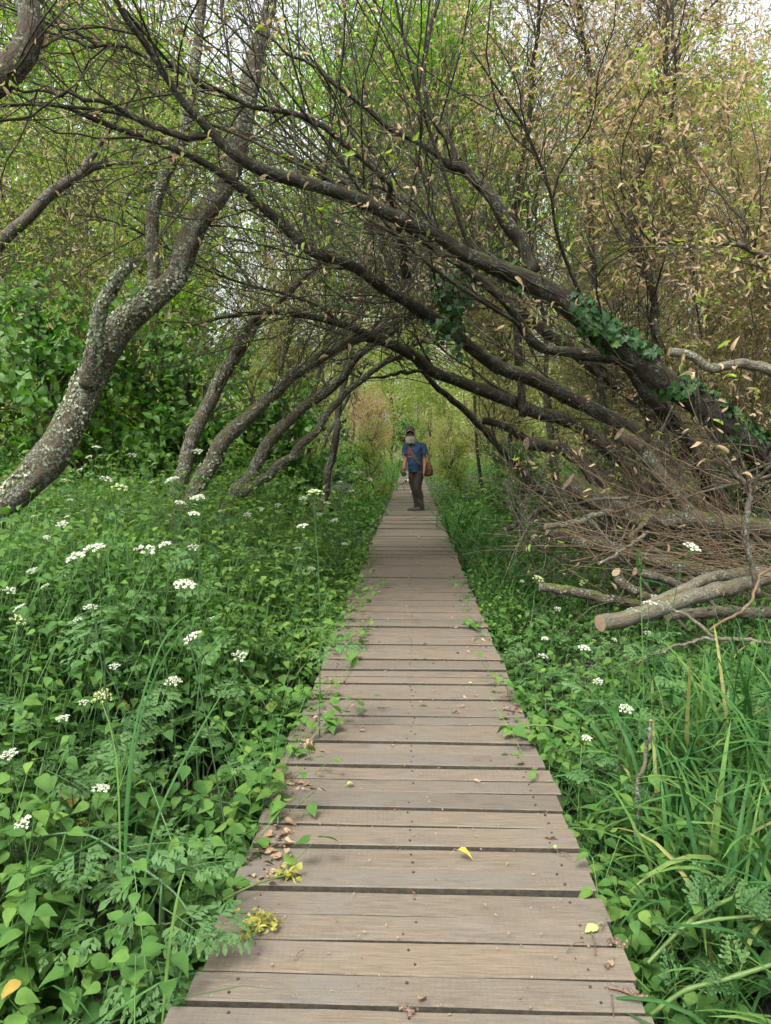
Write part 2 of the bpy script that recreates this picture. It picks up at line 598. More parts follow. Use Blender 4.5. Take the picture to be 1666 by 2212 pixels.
def plank_mat():
    m, nt, out = new_mat('weathered_plank')
    geo = N(nt, 'NewGeometry')
    rn = N(nt, 'Attribute', attribute_name='rnd')
    off = N(nt, 'CombineXYZ')
    nt.links.new(math_(nt, 'MULTIPLY', rn.outputs['Fac'], 71.0), off.inputs[0])
    nt.links.new(math_(nt, 'MULTIPLY', rn.outputs['Fac'], 33.0), off.inputs[2])
    va = N(nt, 'VectorMath', operation='ADD')
    nt.links.new(geo.outputs['Position'], va.inputs[0])
    nt.links.new(off.outputs[0], va.inputs[1])
    v = va.outputs[0]
    grain = noise(nt, scaled(nt, v, (3.0, 55, 20)), 3.2, 6, .65)
    big = noise(nt, v, 3.2, 4)
    c = ramp(nt, grain, [(.25, (.063, .051, .038)), (.5, (.111, .091, .069)), (.78, (.158, .130, .100))])
    tone = ramp(nt, rn.outputs['Fac'], [(0, (.76, .78, .78)), (.25, (.90, .91, .89)), (.55, (.98, .97, .92)), (.85, (1.07, 1.02, .93)), (1, (.88, .91, .91))])
    c = mixc(nt, 1.0, c, tone, 'MULTIPLY')
    # grey-green weathering, dark damp patches
    c = mixc(nt, maprange(nt, big, .46, .7, 0, .6), c, (.100, .094, .080))
    dk = noise(nt, scaled(nt, v, (1, 2.2, 1)), 5.5, 5, .7)
    c = mixc(nt, maprange(nt, dk, .56, .74, 0, .6), c, (.045, .040, .038))
    # saw marks across the plank
    sw = N(nt, 'TexWave', wave_type='BANDS', bands_direction='X', Scale=17.0, Distortion=5.0, Detail=3.0)
    sw.inputs['Detail Scale'].default_value = 2.0
    nt.links.new(scaled(nt, v, (1, .08, .0)), sw.inputs['Vector'])
    swm = math_(nt, 'MULTIPLY', maprange(nt, sw.outputs['Fac'], .2, .8), maprange(nt, noise(nt, v, 2.1, 3), .42, .6, .0, 1))
    c = mixc(nt, math_(nt, 'MULTIPLY', swm, .20), c, (.085, .064, .048))
    fine = noise(nt, v, 260.0, 3, .7)
    c = mixc(nt, maprange(nt, fine, .58, .75, 0, .5), c, (.22, .185, .15))
    c = mixc(nt, maprange(nt, fine, .42, .26, 0, .5), c, (.05, .04, .032))
    p = N(nt, 'BsdfPrincipled', Roughness=.85)
    p.inputs['Specular IOR Level'].default_value = .25
    nt.links.new(c, p.inputs['Base Color'])
    h = math_(nt, 'ADD', math_(nt, 'MULTIPLY', grain, .8), math_(nt, 'ADD', math_(nt, 'MULTIPLY', fine, .35), math_(nt, 'MULTIPLY', swm, .15)))
    b = N(nt, 'Bump', Strength=.55, Distance=.004)
    nt.links.new(h, b.inputs['Height'])
    nt.links.new(b.outputs[0], p.inputs['Normal'])
    nt.links.new(p.outputs[0], out.inputs[0])
    return m


M['plank'] = plank_mat()
M['plankedge'] = plain('gap_shade_and_algae_plank_edge', (.040, .035, .025), .9, .45, 60, .2, .6, 150)  # gap shade painted into the plank sides, together with algae stain
M['nail'] = plain('rusty_nail', (.035, .025, .02), .6, .3)
M['joist'] = plain('damp_joist', (.055, .042, .032), .9, .4, 8)


def soil_mat():
    m, nt, out = new_mat('dark_soil')
    geo = N(nt, 'NewGeometry')
    c = ramp(nt, noise(nt, geo.outputs['Position'], 9, 6, .7), [(.3, (.012, .010, .007)), (.6, (.032, .025, .016)), (.8, (.06, .045, .025))])
    p = N(nt, 'BsdfPrincipled', Roughness=.95)
    nt.links.new(c, p.inputs['Base Color'])
    b = N(nt, 'Bump', Strength=1, Distance=.03)
    nt.links.new(noise(nt, geo.outputs['Position'], 25, 5), b.inputs['Height'])
    nt.links.new(b.outputs[0], p.inputs['Normal'])
    nt.links.new(p.outputs[0], out.inputs[0])
    return m


M['soil'] = soil_mat()

# ------------------------------------------------------------------ ground
GZ = -0.36
g = Geo()
xs = np.concatenate([[-260, -120, -60], np.linspace(-30, 30, 61), [60, 120, 260]])
ys = np.concatenate([[-120, -50, -20], np.linspace(-8, 72, 81), [110, 180, 320]])
X, Y = np.meshgrid(xs, ys)
Z = GZ + (n2(X.ravel(), Y.ravel(), .7, 3) - .5).reshape(X.shape) * .16 + .05 * np.clip(np.abs(X) - 2, 0, 20) * 0.25
nx, ny = len(xs), len(ys)
idx = np.arange(nx * ny).reshape(ny, nx)
g.add(np.stack([X, Y, Z], -1), np.stack([idx[:-1, :-1], idx[:-1, 1:], idx[1:, 1:], idx[1:, :-1]], -1).reshape(-1, 4))
tag(g.build('ground', M['soil']), kind='structure')

# ------------------------------------------------------------------ boardwalk
HW = 0.565
bw = thing('boardwalk', 'straight raised boardwalk of weathered brown planks with dark gaps', 'boardwalk', (0, 1.0, 0))
deck, nails = Geo(), Geo()
y = 0.35
k = 0
DECK_END = 44.0
rows = []
while y < DECK_END:
    w = rng.uniform(.097, .112) if rng.random() < .8 else rng.uniform(.113, .124)
    gap = rng.uniform(.012, .018)
    cxp = .14 * smooth(18, 44, y) * 3.0 * 0
    xl = -HW + rng.normal() * .010 + cxp
    xr = HW + rng.normal() * .007 + cxp
    if rng.random() < .08:
        xl -= .03
    rot = np.clip(rng.normal(), -1.3, 1.3) * .0045
    th, zt = .034, rng.normal() * .0042
    tilt = rng.normal() * .016
    nxs = 14 if y < 8 else 5
    px = np.linspace(xl, xr, nxs)
    e1 = (vnoise(np.stack([px * 4, px * 0 + k * 9.1, px * 0], -1), 5) - .5) * .007
    e2 = (vnoise(np.stack([px * 4, px * 0 + k * 5.7, px * 0], -1), 6) - .5) * .007
    warp = (vnoise(np.stack([px * 1.3, px * 0 + k * 3.3, px * 0], -1), 7) - .5) * .006
    bev = .0035
    prof = [(0, -th), (0, -bev), (bev, 0), (w - bev, 0), (w, -bev), (w, -th)]
    ring = []
    for a, z in prof:
        ee = e1 if a < w / 2 else e2
        ring.append(np.stack([px, y + a + ee + rot * px, z + zt + warp + tilt * (a - w / 2)], -1))
    V = np.stack(ring, 0)
    V[:, 0, 0] += rng.normal(size=1) * .002
    c = np.arange(6 * nxs).reshape(6, nxs)
    F = [np.stack([c[:-1, :-1], c[:-1, 1:], c[1:, 1:], c[1:, :-1]], -1).reshape(-1, 4),
         np.stack([c[5, :-1], c[5, 1:], c[0, 1:], c[0, :-1]], -1), np.array([c[:, 0][::1]]), np.array([c[:, -1][::-1]])]
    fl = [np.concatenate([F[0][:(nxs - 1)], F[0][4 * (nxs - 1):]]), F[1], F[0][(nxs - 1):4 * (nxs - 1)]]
    rq = rng.random()
    n0 = deck.n
    deck.add(V, [fl[2], F[2], F[3]], rq)
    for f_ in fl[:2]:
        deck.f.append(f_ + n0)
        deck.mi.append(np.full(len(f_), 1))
    if y < 9:
        for nxp in (-.47, -.01, .47):
            for fy in (.25, .75):
                if rng.random() < .85:
                    q = A(nxp + rng.normal() * .012, y + w * fy + rng.normal() * .004, zt + .0035)
                    r = rng.uniform(.0028, .0045)
                    th_ = np.linspace(0, 2 * PI, 7, endpoint=False)
                    ring_ = np.stack([q[0] + r * np.cos(th_), q[1] + r * np.sin(th_), np.full(7, q[2])], -1)
                    low = ring_ - A(0, 0, .006)
                    vv = np.concatenate([ring_, low])
                    j = np.arange(7)
                    nails.add(vv, [np.array([j]), np.stack([j + 7, (j + 1) % 7 + 7, (j + 1) % 7, j], -1)])
    rows.append((y, w))
    y += w + gap
    k += 1
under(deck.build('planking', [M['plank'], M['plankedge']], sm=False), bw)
tag(under(nails.build('nail_heads', M['nail'], sm=False), bw), kind='stuff')
for x in (-.46, 0.02, .46):
    j = Geo()
    tubes(j, np.stack([np.full(40, x) + 0, np.linspace(.4, DECK_END - .1, 40), np.full(40, -.10)], -1)[None], np.full((1, 40), .06), 4, cap=True)
    under(j.build('joist', M['joist'], sm=False), bw)
for yy in np.arange(1.2, 30, 2.4):
    for x in (-.46, .46):
        j = Geo()
        tubes(j, A([x, yy, -.8], [x, yy, -.03])[None] if False else np.array([[[x + .06 * np.sign(x), yy, -.8], [x + .06 * np.sign(x), yy, -.4], [x + .06 * np.sign(x), yy, -.04]]]), np.full((1, 3), .05), 8, cap=True)
        under(j.build('post', M['joist']), bw)


# ------------------------------------------------------------------ trees
def limb(rows, n=40, wob=.02, thin=.80):
    """rows (px, py, width_px, depth) traced from the photograph -> curve and radii in metres"""
    C = np.array([[*at(a, b, d), w * d / FPX / 2 * thin] for a, b, w, d in rows])
    Q = catmull(C, n)
    L = np.linspace(0, 1, n)[:, None] * 9
    s = rng.integers(0, 1000)
    Q[:, :3] += np.stack([vnoise(np.concatenate([L * 2.6, L * 0 + q + s + 50, L * 0], 1), 3) - .5 for q in range(3)], -1) * min(wob, .03) * 1.3 * smooth(0, .1, L / 9)
    Q[:, :3] += np.stack([vnoise(np.concatenate([L, L * 0 + q + s, L * 0], 1), 1) - .5 for q in range(3)], -1) * wob * 2 * smooth(0, .1, L / 9)
    return Q[:, :3], np.maximum(Q[:, 3], .004)


def clear(P, *more):
    """drop shoots that would hang into the walking space over the planks"""
    bad = ((np.abs(P[..., 0]) < .8) & (P[..., 2] < 2.15) & (P[..., 1] < 34)).any(1)
    return [P[~bad]] + [q[~bad] for q in more]


def leaves_on(g, P, count, tpl, size, mat_rnd=None, spread=.03, droop=.3, t0=.2, wid=1.0, along=.5):
    m, n, _ = P.shape
    wt = rng.random(m) ** 2.5
    pid = rng.choice(m, count, p=wt / wt.sum())
    t = (t0 + (1 - t0) * rng.random(count) ** .7) * (n - 1)
    i = np.minimum(t.astype(int), n - 2)
    f = (t - i)[:, None]
    p = P[pid, i] * (1 - f) + P[pid, i + 1] * f + rng.normal(size=(count, 3)) * spread
    T = nrm(P[pid, i + 1] - P[pid, i])
    ok = ~((np.abs(p[:, 0]) < .7) & (p[:, 2] < 2.05))
    p, T, pid = p[ok], T[ok], pid[ok]
    count = len(p)
    if mat_rnd is not None:
        mat_rnd = mat_rnd[ok]
    ax = nrm(T * along + runit(count) * .8 + A(0, 0, -droop))
    nm = nrm(runit(count) * .8 + A(0, 0, .6))
    inst(g, tpl, p, ax, nm, rng.uniform(size[0] * .75, size[1], count), np.clip(wt[pid] ** .4 * .55 + rng.random(count) * .5, 0, 1) if mat_rnd is None else mat_rnd, wid * rng.uniform(.7, 1.3, count))


def tree(name, label, cat, limbs, bark='barkdark', twigs=40, twlen=(.8, 2.0), twrad=(.0035, .009), sub=6, sublen=(.25, 1.0), subrad=(.0014, .0034),
         leafn=0, leafmat='tan', leaftpl=None, leafsize=(.055, .095), up=.25, group=None, ang=(.5, 1.1), t0=.15, sides=14, rough=.16,
         twmat='twig', bias=None, subang=(.4, 1.0), extra=None, flakes=0, droop=.3, spread=.03, wid=1.0, subup=.1, rl=None, runs=0):
    root = thing(name, label, cat, tuple(limbs[0][0][0]), group)
    if runs:          # long side limbs that run along with the trunk
        B0 = np.stack([catmull(np.concatenate([P, R[:, None]], 1), 30) for P, R in limbs])
        lp, lr = clear(*grow(B0[:, :, :3], B0[:, :, 3], runs, (1.6, 3.6), (.009, .019), (.12, .5), .10, .24, 9, .12, .8))
        limbs = list(limbs) + [(c_[:, :3], c_[:, 3]) for c_ in (catmull(np.concatenate([p_, r_[:, None]], 1), 28) for p_, r_ in zip(lp, lr))]
    for q, (P, R) in enumerate(limbs):
        gg = Geo()
        tubes(gg, P[None], R[None], sides if R.max() > .03 else 8, rough, rng.integers(0, 50), cap=True)
        under(gg.build('trunk' if q == 0 else 'branch', M[bark]), root)
        if flakes and q < 3:
            fl = Geo()
            nfl = int(flakes * (1 if q == 0 else .35))
            n = len(P)
            t = rng.random(nfl) * (n - 1.01)
            i = t.astype(int)
            f = (t - i)[:, None]
            c = P[i] * (1 - f) + P[i + 1] * f
            T = nrm(P[i + 1] - P[i])
            o = nrm(np.cross(T, runit(nfl)))
            cl = vnoise(c * 3.2 + o * .55, 4) + .35 * (vnoise(c * 11 + o, 6) - .5)
            ok = cl > .51
            r = (R[i] * (1 - f[:, 0]) + R[i + 1] * f[:, 0])
            inst(fl, OV4, (c + o * (r * 1.0)[:, None])[ok], nrm(np.cross(o, runit(nfl)) + o * .5)[ok], o[ok], rng.uniform(.008, .026, nfl)[ok], None, 1.5)
            under(fl.build('lichen', M['lichen']), root)
    k = max(len(P) for P, R in limbs)
    PP = np.stack([catmull(np.concatenate([P, R[:, None]], 1), 30) for P, R in limbs])
    tw = Geo()
    curves = []
    if twigs:
        twigs = int(twigs * 1.3)
        P1, R1 = grow(PP[:, :, :3], PP[:, :, 3], twigs, twlen, twrad, ang, up, .26, 9, t0, bias=bias)
        P1, R1 = clear(P1, R1)
        tubes(tw, P1, R1, 5)
        P2, R2 = clear(*grow(P1, R1, twigs * sub, sublen, subrad, subang, subup, .2, 5, .1))
        tubes(tw, P2, R2, 3)
        P3, R3 = grow(P2, R2, twigs * sub * 2, (sublen[0] * .4, sublen[1] * .5), (.0012, .0022), (.4, 1.0), .05, .2, 4, .2)
        P3, R3 = clear(P3, R3)
        tubes(tw, P3, R3, 3)
        under(tw.build('twigwood', M[twmat]), root)
        if leafn:
            lf = Geo()
            leaves_on(lf, P2, int(leafn * .5), leaftpl or DEAD, leafsize, rl and rl(int(leafn * .5)), spread, droop, wid=wid)
            leaves_on(lf, P3, leafn - int(leafn * .5), leaftpl or DEAD, leafsize, rl and rl(leafn - int(leafn * .5)), spread, droop, wid=wid)
            under(lf.build('crown', M[leafmat]), root)
    return root, PP


# --- left: the big leaning tree
t1 = limb([(-420, 1560, 150, 4.3), (-250, 1330, 135, 4.6), (-60, 1150, 122, 4.9), (30, 1072, 112, 5.0), (110, 990, 108, 5.1), (160, 900, 104, 5.2), (195, 815, 98, 5.3), (230, 752, 92, 5.3), (272, 690, 86, 5.3),
            (335, 642, 80, 5.3), (385, 595, 76, 5.4), (405, 540, 74, 5.4), (428, 480, 68, 5.5), (468, 425, 62, 5.6), (502, 365, 58, 5.7), (522, 295, 60, 5.8), (533, 225, 58, 5.9), (548, 140, 50, 6.0), (572, 55, 42, 6.1), (600, -60, 34, 6.2), (640, -220, 20, 6.3)], 90, .012, .63)
t1a = limb([(192, 830, 52, 5.2), (203, 765, 46, 5.1), (210, 705, 40, 5.05), (222, 655, 36, 5.0), (248, 612, 32, 4.95), (280, 566, 24, 4.9)], 26, .008, 0.72)
t1b = limb([(322, 655, 44, 5.4), (332, 585, 40, 5.5), (326, 510, 36, 5.6), (338, 435, 34, 5.7), (368, 355, 30, 5.8), (395, 290, 30, 5.9), (412, 195, 30, 6.0), (428, 100, 26, 6.1), (436, 0, 22, 6.2), (445, -140, 14, 6.3)], 40, .012, 0.72)
tree('leaning_tree', 'thickest leaning trunk at left, crusted with pale lichen and moss, bending upward', 'tree', [t1, t1a, t1b], 'bark',
     twigs=26, twlen=(.7, 1.8), leafn=1500, leafmat='yellowgreen', leaftpl=WIL, t0=.55, sides=32, rough=.42, flakes=9000, sub=7)

t2 = limb([(-620, 1500, 120, 3.8), (-420, 900, 110, 3.9), (-230, 420, 95, 4.0), (-60, 215, 84, 4.0), (10, 160, 78, 4.0), (52, 100, 70, 4.0), (58, 40, 62, 4.0), (50, -40, 56, 4.1), (40, -200, 40, 4.2)], 44, .02)
tree('corner_tree', 'brown trunk curving through the top left corner above the other branches', 'tree', [t2], 'bark', twigs=16, twlen=(.5, 1.3), leafsize=(.03, .05), leafn=420, leafmat='tan', leaftpl=DEAD, t0=.6, sides=22, rough=.2, flakes=700)

t2b = limb([(-330, 1200, 48, 6.2), (-150, 760, 42, 6.2), (-10, 542, 34, 6.2), (60, 470, 30, 6.2), (120, 412, 28, 6.2), (180, 372, 22, 6.2), (235, 352, 17, 6.3), (300, 357, 10, 6.4)], 36, .02)
t2c = limb([(175, 375, 18, 6.2), (215, 320, 13, 6.2), (240, 270, 10, 6.1), (300, 190, 6, 6.0)], 20, .02)
tree('slender_tree', 'slender pale branch rising from the left edge and forking below the top corner trunk', 'tree', [t2b, t2c], 'barkgrey', twigs=26, twlen=(.5, 1.4), leafn=2300, leafmat='tanfar', leaftpl=WIL, t0=.45, leafsize=(.035, .06))

# --- left middle group of leaning stems
LG = 'leaning stems left of the boardwalk'
a = limb([(300, 1330, 60, 7.4), (352, 1180, 52, 7.5), (380, 1080, 46, 7.6), (408, 975, 44, 7.7), (438, 892, 42, 7.8), (470, 830, 40, 7.9), (502, 770, 38, 8.0), (545, 712, 34, 8.1), (575, 672, 30, 8.2), (640, 605, 22, 8.3), (720, 540, 14, 8.4)], 50, .03, 0.74)
a2 = limb([(505, 770, 30, 8.0), (530, 715, 26, 7.9), (557, 680, 20, 7.8)], 14, .01, 0.74)
tree('leaning_tree', 'grey lichened stem behind the thick trunk, steepest of the middle leaning stems', 'tree', [a, a2], 'bark', twigs=34, leafn=700, leafmat='yellowgreen', leaftpl=WIL, group=LG, flakes=1500, t0=.4, rough=.24, bias=(.3, 0, 0))
b = limb([(330, 1330, 60, 7.0), (395, 1110, 56, 7.1), (450, 1005, 50, 7.2), (492, 935, 46, 7.3), (558, 880, 42, 7.4), (622, 820, 38, 7.5), (692, 778, 34, 7.6), (765, 738, 32, 7.7), (832, 703, 30, 7.8), (900, 672, 24, 8.0), (980, 650, 16, 8.2), (1080, 610, 10, 8.4)], 56, .03, 0.74)
tree('leaning_tree', 'long stem leaning low over the boardwalk, longest of the middle leaning stems', 'tree', [b], 'bark', twigs=60, twlen=(.7, 2.2), leafn=600, leafmat='tan', leaftpl=DEAD, group=LG, flakes=1800, t0=.4, rough=.24, sub=7)
c1 = limb([(420, 1330, 50, 7.6), (488, 1110, 42, 7.8), (540, 1030, 38, 7.9), (590, 942, 34, 8.0), (640, 892, 30, 8.1), (700, 850, 28, 8.2), (750, 802, 25, 8.3), (792, 752, 22, 8.4), (840, 715, 18, 8.5), (930, 650, 10, 8.8)], 46, .03, 0.74)
c2 = limb([(520, 1065, 30, 7.8), (590, 1022, 27, 7.8), (640, 975, 25, 7.9), (685, 925, 23, 8.0), (760, 842, 20, 8.1), (835, 785, 15, 8.2), (920, 730, 9, 8.3)], 36, .03, 0.74)
tree('leaning_tree', 'forked mossy stem leaning right, lowest and nearest the path of the middle leaning stems', 'tree', [c1, c2], 'bark', twigs=50, twlen=(.6, 1.8), leafn=500, leafmat='tan', leaftpl=DEAD, group=LG, flakes=1200, t0=.35, rough=.24)
d1 = limb([(690, 1110, 20, 11), (715, 1000, 20, 11), (730, 900, 18, 11), (745, 800, 14, 11), (770, 680, 9, 11), (790, 540, 6, 11)], 30, .05)
tree('young_tree', 'thin dark upright trunk wrapped in ivy just left of the boardwalk', 'tree', [d1], 'barkdark', twigs=24, leafn=2600, leafmat='ivy', leaftpl=IVY, t0=.05, twlen=(.15, .6), sub=3, leafsize=(.03, .06))

# --- right: arching trunks
RG = 'arching trunks right of the boardwalk'
r1 = limb([(1980, 1330, 84, 7.2), (1830, 1140, 80, 6.9), (1700, 1025, 76, 6.6), (1608, 955, 72, 6.4), (1500, 862, 68, 6.2), (1433, 822, 66, 6.1), (1373, 768, 64, 6.0), (1308, 718, 62, 5.9), (1233, 663, 58, 5.8), (1153, 613, 52, 5.7), (1083, 583, 44, 5.6), (1000, 550, 40, 5.5), (933, 505, 38, 5.4),
            (833, 458, 37, 5.3), (740, 420, 35, 5.2), (660, 395, 34, 5.15), (590, 372, 33, 5.1), (530, 342, 32, 5.0), (478, 302, 28, 4.95), (440, 262, 25, 4.9), (405, 225, 23, 4.85), (372, 175, 21, 4.8), (342, 122, 20, 4.75), (312, 78, 18, 4.7), (270, 25, 15, 4.65), (230, -50, 12, 4.6)], 110, .02)
r1b = limb([(470, 298, 24, 4.95), (420, 292, 22, 4.9), (350, 282, 20, 4.85), (290, 260, 18, 4.8), (225, 228, 14, 4.75), (150, 212, 10, 4.7), (60, 195, 8, 4.65), (-40, 170, 6, 4.6)], 40, .032, .72)
r1c = limb([(1153, 590, 44, 5.7), (1125, 530, 36, 5.7), (1098, 485, 34, 5.65), (1048, 415, 30, 5.6), (988, 362, 27, 5.5), (908, 310, 20, 5.4), (833, 265, 16, 5.3), (760, 215, 12, 5.2), (680, 150, 9, 5.1), (600, 100, 7, 5.0), (500, 30, 5, 4.9)], 48, .032, .72)
r1d = limb([(985, 360, 20, 5.5), (978, 320, 17, 5.5), (928, 238, 14, 5.5), (914, 155, 12, 5.5), (940, 25, 9, 5.5), (950, -80, 6, 5.5)], 30, .015)
tree('arching_tree', 'uppermost arching trunk from the right edge, dark with ivy, crossing to the top left', 'tree', [r1, r1b, r1c, r1d], 'barkdark', twigs=135, twlen=(.8, 2.4), leafn=2600, leafmat='tan', leaftpl=DEAD, group=RG, runs=8, t0=.3, sides=20, rough=.30, sub=7, up=.22, leafsize=(.03, .055))
r2 = limb([(1620, 1190, 50, 7.8), (1540, 1050, 46, 7.5), (1473, 945, 44, 7.2), (1428, 878, 42, 7.0), (1378, 813, 38, 6.9), (1343, 772, 34, 6.8), (1260, 762, 32, 6.7), (1183, 757, 31, 6.6), (1143, 732, 30, 6.5), (1113, 683, 29, 6.4), (1073, 633, 27, 6.3), (1008, 583, 24, 6.2), (930, 530, 20, 6.1), (860, 480, 16, 6.0), (770, 440, 12, 5.9), (690, 370, 8, 5.8)], 70, .032, .72)
tree('arching_tree', 'dark trunk with a flat elbow beneath the ivy covered arch', 'tree', [r2], 'barkdark', twigs=70, twlen=(.7, 2.2), leafsize=(.04, .065), leafn=900, leafmat='tan', leaftpl=DEAD, group=RG, runs=8, t0=.25, sub=6, up=.16, rough=.24)
r3 = limb([(1600, 1270, 60, 8.8), (1500, 1100, 56, 8.4), (1400, 965, 52, 8.0), (1313, 903, 48, 7.7), (1233, 858, 46, 7.5), (1158, 823, 42, 7.3), (1093, 793, 40, 7.1), (1033, 758, 38, 6.9), (983, 713, 35, 6.7), (933, 678, 33, 6.5), (883, 648, 32, 6.3), (833, 622, 30, 6.1), (750, 572, 30, 5.8), (668, 548, 29, 5.6), (605, 485, 28, 5.5), (545, 432, 26, 5.4), (500, 388, 24, 5.3), (425, 340, 20, 5.2), (320, 300, 17, 5.1), (220, 265, 14, 5.0), (120, 225, 11, 4.9), (0, 232, 8, 4.8), (-90, 225, 6, 4.7)], 110, .032, .72)
r3b = limb([(540, 430, 22, 5.4), (620, 520, 3, 5.4)], 6, .0)
r3c = limb([(833, 392, 14, 5.6), (725, 288, 18, 5.4), (650, 250, 16, 5.3), (540, 225, 15, 5.2), (415, 172, 13, 5.1), (370, 145, 12, 5.05), (275, 105, 10, 5.0), (200, 100, 8, 4.95), (80, 60, 6, 4.9)], 40, .032, .72)
r3d = limb([(880, 600, 24, 6.2), (860, 500, 20, 6.0), (833, 392, 17, 5.6)], 16, .032, .72)
tree('arching_tree', 'longest arching trunk, reaching from the brush pile over the path to the left edge', 'tree', [r3, r3c, r3d], 'barkdark', twigs=145, twlen=(.7, 2.2), leafsize=(.035, .06), leafn=1200, leafmat='tan', leaftpl=DEAD, group=RG, runs=8, t0=.3, sub=6, up=.18, rough=.24)
r4 = limb([(1480, 1180, 46, 9.4), (1370, 1020, 42, 9.2), (1270, 935, 40, 9.0), (1183, 893, 38, 8.8), (1133, 877, 36, 8.7), (1048, 843, 34, 8.5), (983, 822, 32, 8.4), (933, 803, 30, 8.2), (893, 768, 28, 8.0), (833, 740, 25, 7.8), (770, 708, 22, 7.6), (700, 692, 18, 7.4), (600, 672, 15, 7.2), (500, 678, 11, 7.0), (415, 698, 8, 6.8)], 70, .045, .74)
r4b = limb([(985, 823, 14, 8.4), (925, 806, 11, 8.5), (850, 808, 10, 8.6), (790, 815, 7, 8.7), (720, 800, 5, 8.8)], 24, .032, .72)
tree('arching_tree', 'arching trunk that frames the top of the tunnel above the man', 'tree', [r4, r4b], 'barkdark', twigs=120, twlen=(.7, 2.0), leafsize=(.045, .07), leafn=700, leafmat='tan', leaftpl=DEAD, group=RG, runs=8, t0=.2, sub=6, up=.16, rough=.24)
r5 = limb([(1240, 1130, 26, 11), (1140, 1030, 23, 10.8), (1083, 973, 20, 10.6), (1033, 918, 19, 10.4), (983, 868, 17, 10.2), (943, 833, 15, 10), (905, 790, 12, 9.8), (850, 740, 8, 9.6)], 40, .04)
tree('arching_tree', 'lowest and thinnest arching trunk, right beside the man at the tunnel mouth', 'tree', [r5], 'barkdark', twigs=46, twlen=(.5, 1.6), leafn=500, leafmat='tanfar', leaftpl=DEAD, group=RG, runs=8, t0=.1, sub=5, up=.25)
r6 = limb([(1560, 1100, 40, 9.6), (1440, 930, 36, 9.4), (1330, 830, 32, 9.2), (1210, 740, 28, 9.0), (1100, 650, 24, 8.8), (1010, 600, 20, 8.6), (900, 560, 15, 8.4), (780, 480, 10, 8.2)], 50, .05)
tree('arching_tree', 'dim arching trunk set back behind the flat elbowed one', 'tree', [r6], 'barkdark', twigs=110, twlen=(.8, 2.4), leafsize=(.045, .07), leafn=800, leafmat='tan', leaftpl=DEAD, group=RG, runs=8, t0=.15, sub=6, up=.18)

# --- right: upright stems with withered leaves
SG = 'upright willow stems with withered leaves'
s1 = limb([(1440, 1000, 26, 8.0), (1420, 760, 22, 7.8), (1418, 665, 20, 7.7), (1400, 612, 19, 7.6), (1378, 550, 18, 7.5), (1368, 475, 17, 7.4), (1372, 400, 16, 7.3), (1405, 325, 15, 7.2), (1427, 288, 13, 7.2), (1440, 150, 11, 7.1), (1446, 0, 9, 7.0), (1450, -120, 6, 7)], 50, .02)
s1b = limb([(1425, 295, 10, 7.2), (1452, 240, 9, 7.1), (1458, 140, 8, 7.0), (1452, 0, 6, 6.9)], 20, .02)
tree('willow_stem', 'winding brown stem with an S bend, standing above the sawn grey branch', 'tree', [s1, s1b], 'barkdark', twigs=60, twlen=(.6, 1.8), leafsize=(.036, .062), leafn=9360, leafmat='tan', leaftpl=DEAD2, group=SG, t0=.35, sub=6, up=.3)
s2 = limb([(1130, 900, 22, 8.6), (1112, 600, 18, 8.3), (1113, 490, 16, 8.2), (1118, 400, 15, 8.1), (1133, 325, 14, 8.0), (1147, 215, 13, 7.9), (1148, 150, 12, 7.8), (1162, 50, 10, 7.7), (1168, -90, 7, 7.6)], 46, .02)
tree('willow_stem', 'straight dark upright stem rising left of the withered foliage', 'tree', [s2], 'barkdark', twigs=46, twlen=(.6, 1.6), leafsize=(.036, .062), leafn=7560, leafmat='tan', leaftpl=DEAD2, group=SG, t0=.4, sub=6, up=.3)
s3 = limb([(1300, 900, 20, 9.2), (1285, 600, 17, 9.0), (1278, 500, 16, 8.9), (1278, 350, 14, 8.8), (1273, 150, 13, 8.7), (1262, 90, 11, 8.6), (1247, 15, 9, 8.5), (1240, -100, 6, 8.4)], 46, .02)
tree('willow_stem', 'dark upright stem in the middle of the withered foliage', 'tree', [s3], 'barkdark', twigs=54, twlen=(.6, 1.8), leafsize=(.036, .062), leafn=9000, leafmat='tan', leaftpl=DEAD2, group=SG, t0=.35, sub=6, up=.3)
s4 = limb([(1900, 1000, 30, 6.4), (1780, 680, 24, 6.2), (1700, 580, 20, 6.1), (1640, 545, 18, 6.0), (1590, 528, 15, 5.9), (1508, 519, 12, 5.9), (1433, 525, 10, 5.9), (1395, 532, 7, 5.9), (1340, 520, 4, 5.9)], 40, .02)
s4b = limb([(1600, 530, 9, 5.9), (1612, 500, 8, 5.85), (1606, 470, 6, 5.8)], 12, .01)
tree('willow_stem', 'lichened branch reaching in level from the right edge above the cut branch', 'tree', [s4, s4b], 'barkgrey', twigs=36, twlen=(.5, 1.5), leafsize=(.04, .07), leafn=3400, leafmat='tan', leaftpl=DEAD, group=SG, t0=.3, sub=6, up=.35)
s5 = limb([(1640, 1290, 17, 4.7), (1611, 1150, 15, 4.6), (1617, 1060, 14, 4.6), (1580, 1010, 11, 4.6), (1555, 960, 8, 4.6), (1500, 900, 4, 4.6)], 30, .01)
tree('dead_sapling', 'thin dead sapling with a few big withered leaves in front of the brush', 'sapling', [s5], 'barkgrey', twigs=14, twlen=(.25, .6), leafn=44, leafmat='tan', leaftpl=DEAD, t0=.4, sub=3, sublen=(.1, .3), leafsize=(.045, .085))

